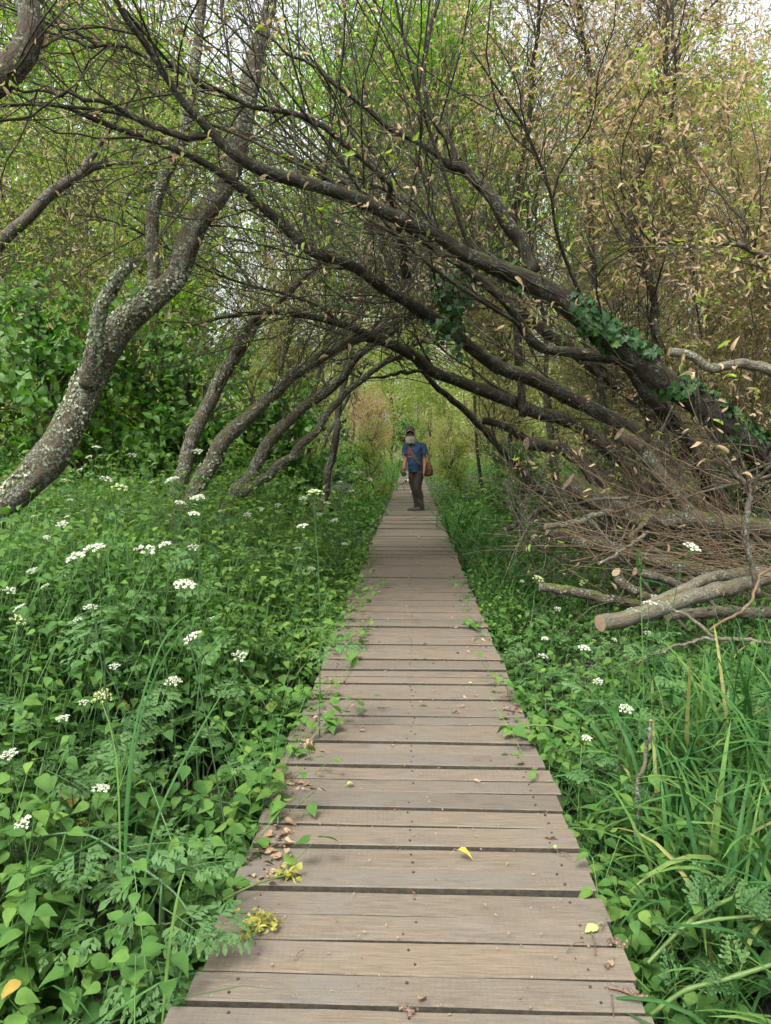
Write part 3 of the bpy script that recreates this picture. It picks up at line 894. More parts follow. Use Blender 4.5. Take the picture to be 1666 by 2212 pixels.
# thicket of thin stems on the right and behind: many saplings nobody can tell apart
for q in range(54):
    if q < 36:
        D = rng.uniform(7.5, 14)
        x = rng.uniform(1.9 + .10 * D, 3.2 + .62 * D)
    else:
        D = rng.uniform(9, 15)
        x = -rng.uniform(3.2, 1.5 + .55 * D)
    H = rng.uniform(4.2, 6.2) if x > 0 else rng.uniform(4.0, 6.5)
    lean = A(rng.normal() * .6 - .25 * np.sign(x), rng.normal() * .4, 0)
    base = A(x, D, GZ)
    P = np.array([base + lean * t * t + A(0, 0, H * t) + rng.normal(size=3) * .10 * (t > 0) for t in np.linspace(0, 1, 8)])
    R = np.linspace(rng.uniform(.014, .03), .004, 8)
    Q = catmull(np.concatenate([P, R[:, None]], 1), 26)
    right = x > 0
    tree('sapling', 'thin stem with withered tan leaves in the crowded thicket right of the path' if right else 'thin stem in the hazy thicket behind the leaning trees left of the path', 'sapling', [(Q[:, :3], Q[:, 3])], 'twiggreen' if q % 2 else 'twig',
         twigs=42, twlen=(.5, 1.5), leafn=7400 if right else 2600, leafmat='tan' if right else ('tanfar' if q % 3 == 0 else ('fargreen' if q % 3 == 1 else 'yellowgreen')), leaftpl=DEAD2 if right else FARW, group='thin stems of the right thicket' if right else 'thin stems of the left thicket',
         t0=.2, sub=7 if right else 5, up=.35, leafsize=(.034, .060), twmat='twiggreen', sides=8)


# ------------------------------------------------------------------ background trees and shrubs
def crown_tree(label, group, x, D, H, rad, n, mat, size, tpl, low=.25, clumps=34, name='background_tree', trunk=.09, cat='tree', lean=0.0):
    root = thing(name, label, cat, (x, D, GZ), group)
    top = A(x + lean, D, GZ + H)
    P = np.array([A(x + lean * t * t, D, GZ + H * .95 * t) + A(rng.normal() * .12, rng.normal() * .12, 0) * (t > 0) for t in np.linspace(0, 1, 7)])
    Q = catmull(np.concatenate([P, np.linspace(trunk, .015, 7)[:, None]], 1), 20)
    gg = Geo()
    tubes(gg, Q[None, :, :3], Q[None, :, 3], 8, .15)
    P1, R1 = grow(Q[None, :, :3], Q[None, :, 3], clumps, (rad * .6, rad * 1.25), (.012, .03), (.5, 1.2), .35, .15, 6, low)
    tubes(gg, P1, R1, 4)
    P2, R2 = grow(P1, R1, clumps * 5, (rad * .2, rad * .6), (.004, .010), (.4, 1.1), .1, .2, 4, .3)
    tubes(gg, P2, R2, 3)
    under(gg.build('trunk', M['barkdark']), root)
    lf = Geo()
    cen = P2[rng.integers(0, len(P2), n // 14), rng.integers(1, 4, n // 14)]
    ci = rng.integers(0, len(cen), n)
    p = cen[ci] + rng.normal(size=(n, 3)) * rad * .10
    tone = rng.random(len(cen))
    rv = np.clip(.5 * tone[ci] + .5 * rng.random(n), 0, 1)
    inst(lf, tpl, p, nrm(runit(n) + A(0, 0, -.25)), nrm(runit(n) * .9 + A(0, -.2, .4)), rng.uniform(size[0], size[1], n), rv)
    under(lf.build('crown', M[mat]), root)
    return root


# end of the tunnel
far_sets = [
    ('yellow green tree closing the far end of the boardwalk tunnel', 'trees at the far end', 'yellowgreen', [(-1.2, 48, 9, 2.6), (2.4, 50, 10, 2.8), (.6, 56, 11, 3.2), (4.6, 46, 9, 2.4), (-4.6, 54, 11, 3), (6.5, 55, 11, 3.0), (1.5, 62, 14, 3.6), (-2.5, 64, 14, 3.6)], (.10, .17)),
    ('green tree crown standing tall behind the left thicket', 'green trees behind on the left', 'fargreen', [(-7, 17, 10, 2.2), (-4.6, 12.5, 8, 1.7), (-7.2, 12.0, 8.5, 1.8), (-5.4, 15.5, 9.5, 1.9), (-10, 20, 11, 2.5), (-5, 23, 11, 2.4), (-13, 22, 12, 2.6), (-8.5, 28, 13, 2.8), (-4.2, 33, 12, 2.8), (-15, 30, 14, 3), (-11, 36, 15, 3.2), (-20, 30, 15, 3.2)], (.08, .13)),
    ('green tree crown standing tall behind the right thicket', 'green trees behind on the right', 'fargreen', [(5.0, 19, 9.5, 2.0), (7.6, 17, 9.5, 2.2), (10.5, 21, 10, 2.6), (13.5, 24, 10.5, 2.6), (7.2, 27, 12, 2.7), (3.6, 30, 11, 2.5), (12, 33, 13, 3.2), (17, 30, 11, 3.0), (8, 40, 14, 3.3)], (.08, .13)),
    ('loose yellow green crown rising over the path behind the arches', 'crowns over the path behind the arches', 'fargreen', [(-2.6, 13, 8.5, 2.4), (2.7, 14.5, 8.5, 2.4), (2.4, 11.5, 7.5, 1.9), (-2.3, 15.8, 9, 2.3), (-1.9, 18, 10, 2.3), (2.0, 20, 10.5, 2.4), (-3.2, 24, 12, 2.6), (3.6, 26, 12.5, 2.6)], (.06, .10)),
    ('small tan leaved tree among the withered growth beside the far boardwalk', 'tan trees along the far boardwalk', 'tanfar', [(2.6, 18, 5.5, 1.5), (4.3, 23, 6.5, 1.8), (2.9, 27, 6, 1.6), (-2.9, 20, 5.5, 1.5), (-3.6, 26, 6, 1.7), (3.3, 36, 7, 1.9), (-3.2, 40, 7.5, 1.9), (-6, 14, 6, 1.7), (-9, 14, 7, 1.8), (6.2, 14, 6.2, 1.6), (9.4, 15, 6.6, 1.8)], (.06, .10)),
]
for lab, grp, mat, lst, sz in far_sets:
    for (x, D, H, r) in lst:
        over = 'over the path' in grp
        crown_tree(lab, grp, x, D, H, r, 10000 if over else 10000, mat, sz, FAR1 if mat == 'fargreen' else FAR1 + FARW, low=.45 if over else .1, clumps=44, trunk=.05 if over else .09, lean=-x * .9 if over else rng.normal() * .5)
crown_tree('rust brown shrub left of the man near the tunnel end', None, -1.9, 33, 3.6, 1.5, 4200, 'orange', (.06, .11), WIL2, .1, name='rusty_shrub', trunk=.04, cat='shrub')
crown_tree('dark green bush at the boardwalk bend behind the man', None, .1, 46.5, 2.6, 1.3, 4600, 'hazel', (.08, .13), BROAD2, .05, name='dark_bush', trunk=.04, cat='bush')

# the wood beyond, one mass
wd, wt = Geo(), Geo()
m_ = 90000
ang_ = rng.uniform(-.80, .80, m_)
rr = rng.uniform(58, 95, m_)
cx_ = np.round(ang_ / .035) * .035
hmax = 8 + 7 * vnoise(np.stack([cx_ * 60, 0 * cx_, 0 * cx_], -1), 8)
zz = GZ + hmax * rng.random(m_) ** .85
pp = np.stack([rr * np.sin(ang_), rr * np.cos(ang_), zz], -1)
kp = vnoise(pp * .45, 9) > .42
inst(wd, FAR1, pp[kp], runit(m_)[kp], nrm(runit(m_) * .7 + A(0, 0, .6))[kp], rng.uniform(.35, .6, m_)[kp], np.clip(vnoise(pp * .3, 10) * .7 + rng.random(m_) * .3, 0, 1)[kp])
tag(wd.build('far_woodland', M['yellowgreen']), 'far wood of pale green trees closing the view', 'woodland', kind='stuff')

# broad-leaved shrubs on the left
for (lab, x, D, H, r, n) in [
    ('bright green broad leaved shrub behind the thick leaning trunk', -4.0, 8.6, 2.9, 1.15, 4600),
    ('green shrub at the left edge behind the trunk', -6.2, 9.4, 3.0, 1.2, 4200),
    ('dark leafy shrub between the thick trunk and the middle stems', -2.9, 9.6, 2.3, 1.0, 4200),
    ('low green shrub behind the middle leaning stems', -2.1, 12.0, 2.0, .9, 3200),
    ('green shrub beside the far boardwalk left of the ivy trunk', -2.6, 15.5, 2.2, 1.0, 3200)]:
    crown_tree(lab, 'broad leaved shrubs on the left', x, D, H, r, n, 'hazel', (.075, .135), OV4, .02, 34, 'leafy_shrub', .03, 'shrub')
for (lab, x, D, H, r, n) in [
    ('small dark shrub under the arching trunks', 2.6, 10.6, 1.5, .8, 2600),
    ('low shrub behind the brush pile', 4.6, 9.8, 1.7, 1.0, 3000),
    ('leafy shrub right of the tall grass by the far planks', 2.0, 14.5, 1.5, .7, 2400),
    ('low shrub deep in the right thicket', 6.8, 11.5, 2.0, 1.2, 3000)]:
    crown_tree(lab, 'low shrubs on the right', x, D, H, r, n, 'hazel', (.045, .08), OV4, .02, 30, 'low_shrub', .02, 'shrub')

for (lab, x, D, H, r, n) in [
    ('leafy bush crowding the left plank edge behind the man', -1.15, 19.5, 1.5, .55, 2600),
    ('leafy bush crowding the right plank edge behind the man', 1.25, 21.5, 1.5, .6, 2600),
    ('pale bush at the left of the path far behind the man', -1.35, 27, 2.4, .8, 3200),
    ('pale bush at the right of the path far behind the man', 1.5, 29.5, 2.6, .9, 3200),
    ('round pale bush nearly closing the far path', .85, 39, 3.0, 1.2, 4200)]:
    crown_tree(lab, 'bushes pressing in on the far path', x, D, H, r, n, 'tanfar' if 'pale' in lab else 'yellowgreen', (.05, .09), FARW, .02, 30, 'path_bush', .02, 'bush')

# ivy on the uppermost arch
iv = thing('climbing_ivy', 'glossy dark green ivy climbing the uppermost arching trunk at right', 'ivy', tuple(r1[0][8]))
P, R = r1
gg = Geo()
nv = 1700
cp = (P - CAM) @ RM
ppx = CX - FPX * cp[:, 0] / cp[:, 2]
ia, ib = np.argmin(np.abs(ppx - 1680)), np.argmin(np.abs(ppx - 1040))
t = ia + (ib - ia) * np.clip(rng.beta(1.4, 1.6, nv), 0, 1)
i = t.astype(int)
T = nrm(P[i + 1] - P[i])
o = nrm(nrm(np.cross(T, runit(nv))) + A(-.1, -.35, .55))
pos = P[i] + (P[i + 1] - P[i]) * (t - i)[:, None] + o * (R[i] * 1.05 + rng.uniform(0, .05, nv))[:, None]
kv = vnoise(pos * 3.2, 12) > .52
pos, o = pos[kv], o[kv]
nv = len(pos)
inst(gg, IVY, pos, nrm(np.cross(o, runit(nv)) + A(0, 0, -.5)), nrm(o + runit(nv) * .45), rng.uniform(.03, .085, nv))
under(gg.build('leaf_cover', M['ivy']), iv)
gg = Geo()
for q in range(5):
    ii = np.arange(ia - 3, ib)
    ph = rng.random() * 6 + np.cumsum(rng.normal(size=len(ii)) * .25)
    T_, S_, B_ = frames(P[None, ii])
    w = P[ii] + (S_[0] * np.cos(ph)[:, None] + B_[0] * np.sin(ph)[:, None]) * (R[ii] * 1.04)[:, None]
    tubes(gg, w[None], np.full((1, len(ii)), .006), 5)
under(gg.build('stem', M['twig']), iv)
iv2 = thing('hanging_ivy', 'pale grey green ivy trail hanging under the arch above the tunnel', 'ivy', tuple(at(968, 640, 6.6)))
gg, gs = Geo(), Geo()
for q in range(7):
    c = catmull([at(955 + q * 8, 590 + rng.normal() * 10, 6.5), at(960 + q * 7, 650, 6.5 + rng.normal() * .1), at(965 + rng.normal() * 25, 715 + rng.normal() * 20, 6.5)], 12)
    tubes(gs, c[None], np.full((1, 12), .004), 4)
    m = 26
    p = c[rng.integers(0, 12, m)] + rng.normal(size=(m, 3)) * .05
    inst(gg, IVY, p, nrm(runit(m) * .6 + A(0, 0, -.7)), nrm(runit(m) * .5 + A(0, -.8, .3)), rng.uniform(.04, .08, m))
under(gg.build('leaf_cover', M['ivy']), iv2)
under(gs.build('stem', M['twig']), iv2)


# ------------------------------------------------------------------ logs and brush on the right
def log(name, label, cat, rows, bark='logbark', group=None, n=30, sides=18, rough=.22, branches=()):
    P, R = limb(rows, n, .016, .82)
    root = thing(name, label, cat, tuple(P[0]), group)
    for q, (P, R) in enumerate([(P, R)] + [limb(b, 24, .012, .82) for b in branches]):
        gg = Geo()
        V = tubes(gg, P[None], R[None], sides, rough, rng.integers(0, 50))[0]
        o = under(gg.build('bark' if q == 0 else 'branch', M[bark]), root)
        T = nrm(P[1] - P[0])
        e = V[0]
        c = e.mean(0)
        cf = Geo()
        off = -T * .0005
        k = sides
        inner = c + (e - c) * .55 - T * .002
        vv = np.concatenate([e + off, inner, [c - T * .003]])
        bco = np.concatenate([e - c, (e - c) * .55, [A(0, 0, 0)]])
        j = np.arange(k)
        cf.add(vv, [np.stack([j, (j + 1) % k, (j + 1) % k + k, j + k], -1), np.stack([j + k, (j + 1) % k + k, np.full(k, 2 * k)], -1)], None, bco)
        under(cf.build('cut_face', M['cut']), root)
        e = V[-1]
        cf = Geo()
        cf.add(e, [np.array([np.arange(k)[::-1]])], None, e - e.mean(0))
        under(cf.build('cut_face', M['cut']), root)
    return root


BG = 'cut logs in the brush pile'
log('cut_log', 'pale bare log with a sawn end jutting toward the path, lowest in the brush pile', 'log', [(1296, 1346, 44, 4.5), (1358, 1331, 42, 4.6), (1458, 1303, 42, 4.75), (1558, 1273, 42, 4.9), (1666, 1246, 40, 5.05), (1860, 1200, 38, 5.3)], 'logbark', BG, 44)
log('cut_log', 'curved thin log lying on top of the pale sawn log', 'log', [(1400, 1306, 22, 4.75), (1455, 1285, 27, 4.8), (1523, 1251, 28, 4.9), (1593, 1236, 28, 5.0), (1690, 1238, 26, 5.1), (1800, 1250, 24, 5.3)], 'logbark', BG)
log('cut_log', 'short grey stump of wood sloping down behind the curved thin log', 'log', [(1331, 1236, 25, 5.3), (1345, 1258, 26, 5.3), (1370, 1278, 25, 5.3), (1420, 1300, 24, 5.35)], 'mossbark', BG, 20)
log('cut_log', 'short log with a dark sawn end beside the grass seed head', 'log', [(1372, 1234, 22, 5.4), (1420, 1246, 23, 5.45), (1470, 1268, 22, 5.5), (1530, 1290, 20, 5.6)], 'logbark', BG, 20)
log('cut_log', 'mossy dark log half sunk in leaves at the left end of the pile', 'log', [(1166, 1268, 26, 5.6), (1258, 1282, 28, 5.6), (1333, 1297, 27, 5.6), (1430, 1320, 26, 5.6)], 'mossbark', BG, 24)
log('cut_log', 'dim log lying under the pale sawn log', 'log', [(1440, 1330, 28, 5.2), (1520, 1322, 30, 5.25), (1620, 1324, 30, 5.3), (1760, 1330, 30, 5.4)], 'logbark', BG, 24)
log('felled_trunk', 'thickest mossy sawn trunk across the brush pile with an upright sawn limb', 'log', [(1228, 1040, 52, 6.5), (1262, 1062, 56, 6.5), (1303, 1085, 58, 6.5), (1383, 1113, 56, 6.4), (1483, 1123, 54, 6.3), (1558, 1130, 52, 6.2), (1700, 1150, 50, 6.1), (1860, 1190, 50, 6.0)], 'mossbark', BG, 50, 22,
    branches=[[(1338, 936, 36, 6.2), (1383, 968, 38, 6.22), (1433, 1033, 40, 6.25), (1483, 1100, 44, 6.3)]])
log('cut_log', 'dark log with a split end below the thick sawn trunk', 'log', [(1184, 1143, 34, 6.1), (1258, 1168, 36, 6.1), (1333, 1188, 35, 6.1), (1420, 1215, 34, 6.0), (1540, 1240, 32, 5.9)], 'mossbark', BG, 28)
log('cut_log', 'thin pale log resting against the thick sawn trunk', 'log', [(1178, 1137, 18, 5.9), (1248, 1128, 18, 6.0), (1320, 1104, 17, 6.15)], 'logbark', BG, 20, 12)
log('stub_branch', 'small lichen crusted stub hanging off the thick sawn trunk', 'branch', [(1362, 1163, 13, 5.9), (1385, 1140, 14, 6.0), (1408, 1112, 15, 6.1)], 'bark', None, 14, 12)
log('cut_branch', 'dark sawn stub with a reddish end sticking out left under the arches', 'branch', [(1138, 958, 32, 7.2), (1180, 962, 33, 7.25), (1230, 978, 34, 7.3), (1275, 1020, 34, 7.4), (1320, 1080, 36, 7.5)], 'barkdark', None, 28)
log('cut_branch', 'small sawn dark stub right of the man under the lowest arch', 'branch', [(1040, 908, 20, 9.0), (1075, 915, 21, 9.05), (1115, 935, 22, 9.1), (1160, 970, 22, 9.2)], 'barkdark', None, 20, 12)
log('cut_branch', 'pale sawn branch with a bright orange end reaching in from the right edge', 'branch', [(1446, 760, 22, 5.2), (1490, 766, 24, 5.2), (1520, 782, 25, 5.2), (1540, 796, 25, 5.2), (1572, 793, 23, 5.2), (1610, 787, 25, 5.2), (1670, 806, 25, 5.2), (1800, 880, 26, 5.3)], 'logbark', None, 36, 16)
log('fallen_branch', 'thin stick with a pale tip slanting down from the sawn trunk', 'branch', [(1294, 1218, 8, 5.3), (1345, 1190, 9, 5.4), (1400, 1150, 10, 5.6)], 'logbark', None, 16, 8)
log('fallen_branch', 'dark broken stick at the left of the brush beside the tall grass', 'branch', [(1092, 1144, 14, 7.0), (1125, 1128, 15, 7.1), (1165, 1105, 15, 7.2), (1230, 1080, 14, 7.3)], 'barkdark', None, 18, 10)
log('fallen_branch', 'pale forked stick over the grass below the logs', 'branch', [(1450, 1316, 9, 4.3), (1500, 1338, 9, 4.25), (1535, 1365, 11, 4.2), (1556, 1379, 12, 4.2), (1640, 1389, 11, 4.2), (1720, 1400, 10, 4.2)], 'logbark', None, 26, 8,
    branches=[[(1380, 1430, 6, 4.0), (1440, 1405, 7, 4.1), (1500, 1385, 8, 4.15), (1550, 1377, 9, 4.2)]])
log('fallen_branch', 'long bent brown stick leaning across the right end of the pale log', 'branch', [(1533, 1362, 7, 4.3), (1575, 1330, 8, 4.35), (1613, 1313, 9, 4.4), (1640, 1255, 8, 4.45), (1690, 1200, 7, 4.5)], 'straw', None, 20, 8)
log('bare_stick', 'upright bare speckled stick standing in the grass at right', 'stick', [(1406, 1556, 9, 2.75), (1402, 1610, 10, 2.75), (1388, 1660, 11, 2.75), (1374, 1712, 11, 2.75), (1372, 1800, 11, 2.75)], 'logbark', None, 20, 9)
# thin sticks of the brush heap
br = Geo()
PB, RB = [], []


def sticks(n, c, sp, d, dj, ln, r):
    p = A(*c) + rng.normal(size=(n, 3)) * A(*sp)
    dd = nrm(nrm(A(*d)) + rng.normal(size=(n, 3)) * dj)
    l = rng.uniform(*ln, n)
    bend = rng.normal(size=(n, 3)) * .07
    tt = np.linspace(-.5, .5, 6)
    P = p[:, None] + dd[:, None] * (l[:, None] * tt)[..., None] + bend[:, None] * ((tt * 2) ** 2 * l[:, None])[..., None] + rng.normal(size=(n, 6, 3)) * .008
    P[..., 2] = np.maximum(P[..., 2], GZ + .02)
    ok = np.abs(P[..., 0]).min(1) > HW + .12
    PB.append(P[ok])
    RB.append((rng.uniform(*r, n)[:, None] * np.linspace(1, .5, 6))[ok])


sticks(24, at(1610, 1175, 5.6), (.5, .35, .16), (-1, .15, .2), .40, (.6, 1.7), (.002, .006))
sticks(40, at(1430, 1060, 6.4), (.45, .3, .2), (-.65, .1, .85), .34, (.5, 1.4), (.002, .006))
sticks(34, at(1400, 1180, 5.8), (.5, .35, .14), (1, .0, -.25), .45, (.5, 1.4), (.002, .006))
sticks(40, at(1340, 1010, 7.0), (.55, .4, .22), (-.6, .2, .8), .5, (.4, 1.4), (.002, .007))
sticks(20, at(1620, 1205, 5.4), (.45, .3, .12), (-1, .1, .1), .5, (.5, 1.5), (.002, .006))
sticks(36, at(1250, 1110, 7.4), (.4, .5, .16), (-.9, .1, .3), .5, (.5, 1.1), (.003, .008))
sticks(50, at(1560, 980, 7.2), (.6, .5, .3), (-.4, .1, .8), .5, (.6, 1.6), (.002, .007))
sticks(26, at(1450, 1100, 5.5), (.5, .15, .16), (-.8, .1, .55), .3, (.5, 1.3), (.0016, .004))
sticks(24, at(1520, 1190, 5.0), (.4, .12, .10), (-1, .1, .25), .3, (.5, 1.3), (.0016, .004))
sticks(22, at(1450, 1090, 5.9), (.3, .15, .12), (-.1, .0, 1), .25, (.4, 1.0), (.0015, .0035))
nb = len(PB)
sticks(34, at(1420, 1120, 6.6), (.9, .6, .25), (-.8, .1, .45), .6, (.9, 2.0), (.008, .020))
BP, BR = PB[nb], RB[nb]
q1, q2 = grow(BP, BR, 420, (.25, .9), (.002, .006), (.4, 1.1), .15, .3, 6, .1)
PB.append(q1)
RB.append(q2)
tubes(br, np.concatenate(PB[:nb]), np.concatenate(RB[:nb]), 4)
bk = Geo()
tubes(bk, BP, BR, 7, .25)
tubes(bk, q1, q2, 4)
q1, q2 = grow(q1, q2, 900, (.12, .4), (.001, .0025), (.4, 1.1), .1, .3, 4, .1)
tubes(bk, q1, q2, 3)
tag(bk.build('dead_branches', M['barkgrey']), 'grey brown dead branches tangled among the cut logs at right', 'branches', kind='stuff')
bk = Geo()
leaves_on(bk, q1, 420, DEAD, (.035, .07))
tag(bk.build('withered_leaves', M['tan']), 'withered leaves still hanging in the brush pile', 'leaves', kind='stuff')
tag(br.build('brushwood', M['straw']), 'tangle of thin dry cut sticks heaped among the logs at right', 'brushwood', kind='stuff')
br = Geo()
PB, RB = [], []
sticks(120, A(-1.25, 3.2, -.2), (.35, .6, .07), (.6, .8, 0), .6, (.2, .7), (.002, .005))
sticks(90, A(-1.7, 3.0, .12), (.8, 1.1, .12), (.2, .1, 1), .5, (.3, .8), (.001, .0022))
sticks(50, A(1.7, 3.0, .0), (.7, .9, .1), (.2, .1, 1), .5, (.3, .7), (.001, .0022))
sticks(120, A(1.5, 4.6, -.22), (.5, .8, .08), (.6, .8, .1), .6, (.2, .8), (.002, .006))
sticks(160, A(3.0, 7.2, -.05), (.9, .9, .2), (-.8, .1, .3), .5, (.4, 1.3), (.003, .007))
tubes(br, np.concatenate(PB), np.concatenate(RB), 4)
tag(br.build('dead_twigs', M['twig']), 'dead dark twigs lying in the hollows under the plants', 'twigs', kind='stuff')


# ------------------------------------------------------------------ undergrowth
def hleft(x, y):
    d = -HW - x
    return .0 + .74 * smooth(.05, 1.5, d) + .24 * smooth(4.2, 7, y) * smooth(.1, 1.2, d) + .30 * smooth(8, 16, y) * smooth(-.1, .5, d) + (n2(x, y, 1.6, 21) - .5) * .46 * smooth(0, .5, d)


def hright(x, y):
    d = x - HW
    return -.14 + .28 * smooth(.3, 2.6, d) + .50 * smooth(8.0, 14, y) * smooth(-.1, .5, d) + (n2(x, y, 1.7, 31) - .5) * .26


def stems(gl, gs, x, y, top, nodes, size, tpl, lean=.12, gr=None, dens_top=True, tone=None):
    """nettle-like plants: upright stem with pairs of leaves up it"""
    m = len(x)
    base = np.stack([x, y, np.full(m, GZ)], -1)
    top = top + (rng.random(m) < .10) * rng.uniform(.05, .25, m)
    hgt = np.maximum(top - GZ, .08)
    ld = np.clip(rng.normal(size=(m, 3)), -1.2, 1.2) * lean
    ld[:, 2] = 0
    az = rng.random(m) * 2 * PI
    tt = np.linspace(0, 1, 5)
    P = base[:, None] + A(0, 0, 1) * (hgt[:, None] * tt)[..., None] + ld[:, None] * (hgt[:, None] * tt ** 2)[..., None] * 1.5
    if gs is not None:
        tubes(gs, P, np.linspace(.0032, .0014, 5)[None] * np.ones((m, 1)), 3)
    for q in range(nodes):
        t = 1 - .80 * (q / nodes) ** 1.15
        p = base + A(0, 0, 1) * (hgt * t)[:, None] + ld * (hgt * t * t * 1.5)[:, None]
        s = size * (.55 + .55 * min(1, (q + 1) / 3.0)) * rng.uniform(.75, 1.2, m)
        for sgn in (0, PI):
            a = az + q * PI / 2 + sgn + rng.normal(size=m) * .35
            pet = rng.uniform(.2, .6, m) * s
            h = np.stack([np.cos(a), np.sin(a), np.zeros(m)], -1)
            keep = rng.random(m) < .9
            ax = nrm(h + A(0, 0, .25) - A(0, 0, 1) * rng.uniform(.0, .85, m)[:, None])
            pp = p + h * pet[:, None] + A(0, 0, .4) * pet[:, None]
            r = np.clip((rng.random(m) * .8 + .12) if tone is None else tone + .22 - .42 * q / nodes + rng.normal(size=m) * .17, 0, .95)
            r[rng.random(m) < .006 * (q >= 2)] = 1.0
            inst(gl, tpl, pp[keep], ax[keep], nrm(A(0, 0, 1) + runit(m) * .42)[keep], (s * rng.uniform(.8, 1.2, m))[keep], r[keep])


def scatter(n, x0, x1, y0, y1):
    return rng.uniform(x0, x1, n), rng.uniform(y0, y1, n)


def in_view(x, y, margin=.4):
    """drop plants far outside the frame"""
    return np.abs(x + .034 * y) < (y + .4) * .56 + margin


UG, US = Geo(), Geo()
# left near
x, y = scatter(4000, -3.8, -HW + .0, 1.1, 4.8)
k = in_view(x, y) & (n2(x, y, 2.1, 41) > .31 + .12 * smooth(-.9, -.6, x)) & ~((np.hypot((x + 1.02) / .36, (y - 3.05) / .40) < 1)) & ~((np.hypot((x + 1.9) / .3, (y - 2.35) / .28) < 1)) & ~((np.hypot((x + .86) / .16, (y - 2.2) / .3) < 1))
x, y = x[k], y[k]
h = hleft(x, y) + rng.normal(size=len(x)) * .07
tn = .15 + .6 * n2(x, y, 1.2, 51)
half = rng.random(len(x)) < .5
stems(UG, US, x[half], y[half], h[half], 6, .056, OV8, tone=tn[half])
stems(UG, US, x[~half], y[~half], h[~half] - .03, 5, .060, HEART, tone=tn[~half])
# left edge plants that hang over the planks
x, y = scatter(400, -HW - .14, -HW + .01, 2.0, 9)
k = n2(x, y, 1.5, 43) > .42
x, y = x[k], y[k]
stems(UG, US, x, y, rng.uniform(-.1, .12, len(x)), 3, .066, HEART, .30, tone=.55 + 0 * x)
# left mid
x, y = scatter(6000, -7.5, -HW, 4.8, 10)
k = in_view(x, y) & (n2(x, y, 1.9, 42) > .2)
x, y = x[k], y[k]
tn = .36 + .6 * n2(x, y, .9, 52)
stems(UG, US, x, y, hleft(x, y) + rng.normal(size=len(x)) * .09, 4, .068, OV4 + HEART[:1], tone=tn)
# left far
x, y = scatter(9500, -14, -HW - .02, 10, 50)
k = in_view(x, y)
x, y = x[k], y[k]
stems(UG, None, x, y, hleft(x, y) + rng.normal(size=len(x)) * .14, 3, .11, OV2, tone=.35 + .5 * n2(x, y, .7, 53))
ug = tag(UG.build('undergrowth', M['herb']), 'dense carpet of green heart shaped and oval leaves left of the boardwalk', 'undergrowth', kind='stuff')
tag(US.build('undergrowth_stems', M['stem']), 'thin green stems under the leafy carpet left of the boardwalk', 'undergrowth', kind='stuff')

UG, US = Geo(), Geo()
# right near
x, y = scatter(1500, HW + .06, 3.6, 1.1, 5.2)
k = in_view(x, y) & (n2(x, y, 2.0, 44) > .30)
x, y = x[k], y[k]
half = rng.random(len(x)) < .5
h = hright(x, y) + rng.normal(size=len(x)) * .07
tn = .0 + .55 * n2(x, y, 1.2, 54)
stems(UG, US, x[half], y[half], h[half], 4, .058, OV8, tone=tn[half])
stems(UG, US, x[~half], y[~half], h[~half], 4, .066, HEART, tone=tn[~half])
x, y = scatter(240, HW - .03, HW + .16, 2.0, 8)
k = n2(x, y, 1.5, 45) > .5
x, y = x[k], y[k]
stems(UG, US, x, y, rng.uniform(-.14, .06, len(x)), 3, .06, HEART, .22, tone=.5 + 0 * x)
x, y = scatter(2600, HW + .03, 6, 5.2, 10)
k = in_view(x, y) & (n2(x, y, 1.9, 46) > .32)
x, y = x[k], y[k]
stems(UG, US, x, y, hright(x, y) + rng.normal(size=len(x)) * .08, 4, .062, OV4, tone=.1 + .5 * n2(x, y, .9, 55))
x, y = scatter(9000, HW + .02, 15, 10, 50)
k = in_view(x, y)
x, y = x[k], y[k]
stems(UG, None, x, y, hright(x, y) + rng.normal(size=len(x)) * .14, 3, .095, OV2, tone=.3 + .5 * n2(x, y, .7, 56))
tag(UG.build('ground_cover', M['herb']), 'darker low leafy ground cover right of the boardwalk', 'ground cover', kind='stuff')
tag(US.build('ground_cover_stems', M['stem']), 'thin green stems of the low plants right of the boardwalk', 'ground cover', kind='stuff')

# grass
GR = Geo()


def tuft(n, cx, cy, sp, ln, wd, lean=(.15, .5), bend=(.4, 1.3), nn=7, vee=.3, z=GZ):
    x = cx + rng.normal(size=n) * sp
    y = cy + rng.normal(size=n) * sp
    blades(GR, np.stack([x, y, np.full(n, z)], -1), rng.random(n) * 2 * PI, rng.uniform(*ln, n), rng.uniform(*wd, n), rng.uniform(*lean, n)[:, None][:, 0].mean(), rng.uniform(*bend, n), nn, vee)


for q in range(350):
    cx, cy = rng.uniform(.78, 3.2), rng.uniform(1.4, 4.4)
    if not in_view(A(cx), A(cy))[0] or cx < .74 + .07 * cy + rng.normal() * .10:
        continue
    hh = (.52 + .40 * smooth(.8, 2.0, cx)) * (1 - .42 * smooth(3.0, 4.2, cy))
    tuft(rng.integers(6, 15), cx, cy, .055, (hh * .85, hh * 1.5), (.005, .012), (.03, .18), bend=(.05, 1.05), nn=11)
for q in range(60):       # lower grass beside the deck on the right
    cx, cy = HW + abs(rng.normal()) * .25 + .06, rng.uniform(1.3, 3.4)
    tuft(9, cx, cy, .05, (.22, .48), (.0025, .005), n if False else (.2, .6))
for q in range(330):      # bright grass along the right edge of the far deck
    cy = rng.uniform(6.5, 22)
    cx = HW + .26 + abs(rng.normal()) * (.35 + .04 * cy)
    tuft(10, cx, cy, .07, (.5, .95) if cy > 9 else (.35, .75), (.005, .009), nn=5, vee=0)
for q in range(150):
    cy = rng.uniform(8, 24)
    tuft(8, -HW - .30 - abs(rng.normal()) * .5, cy, .07, (.5, .95), (.005, .009), nn=5, vee=0)
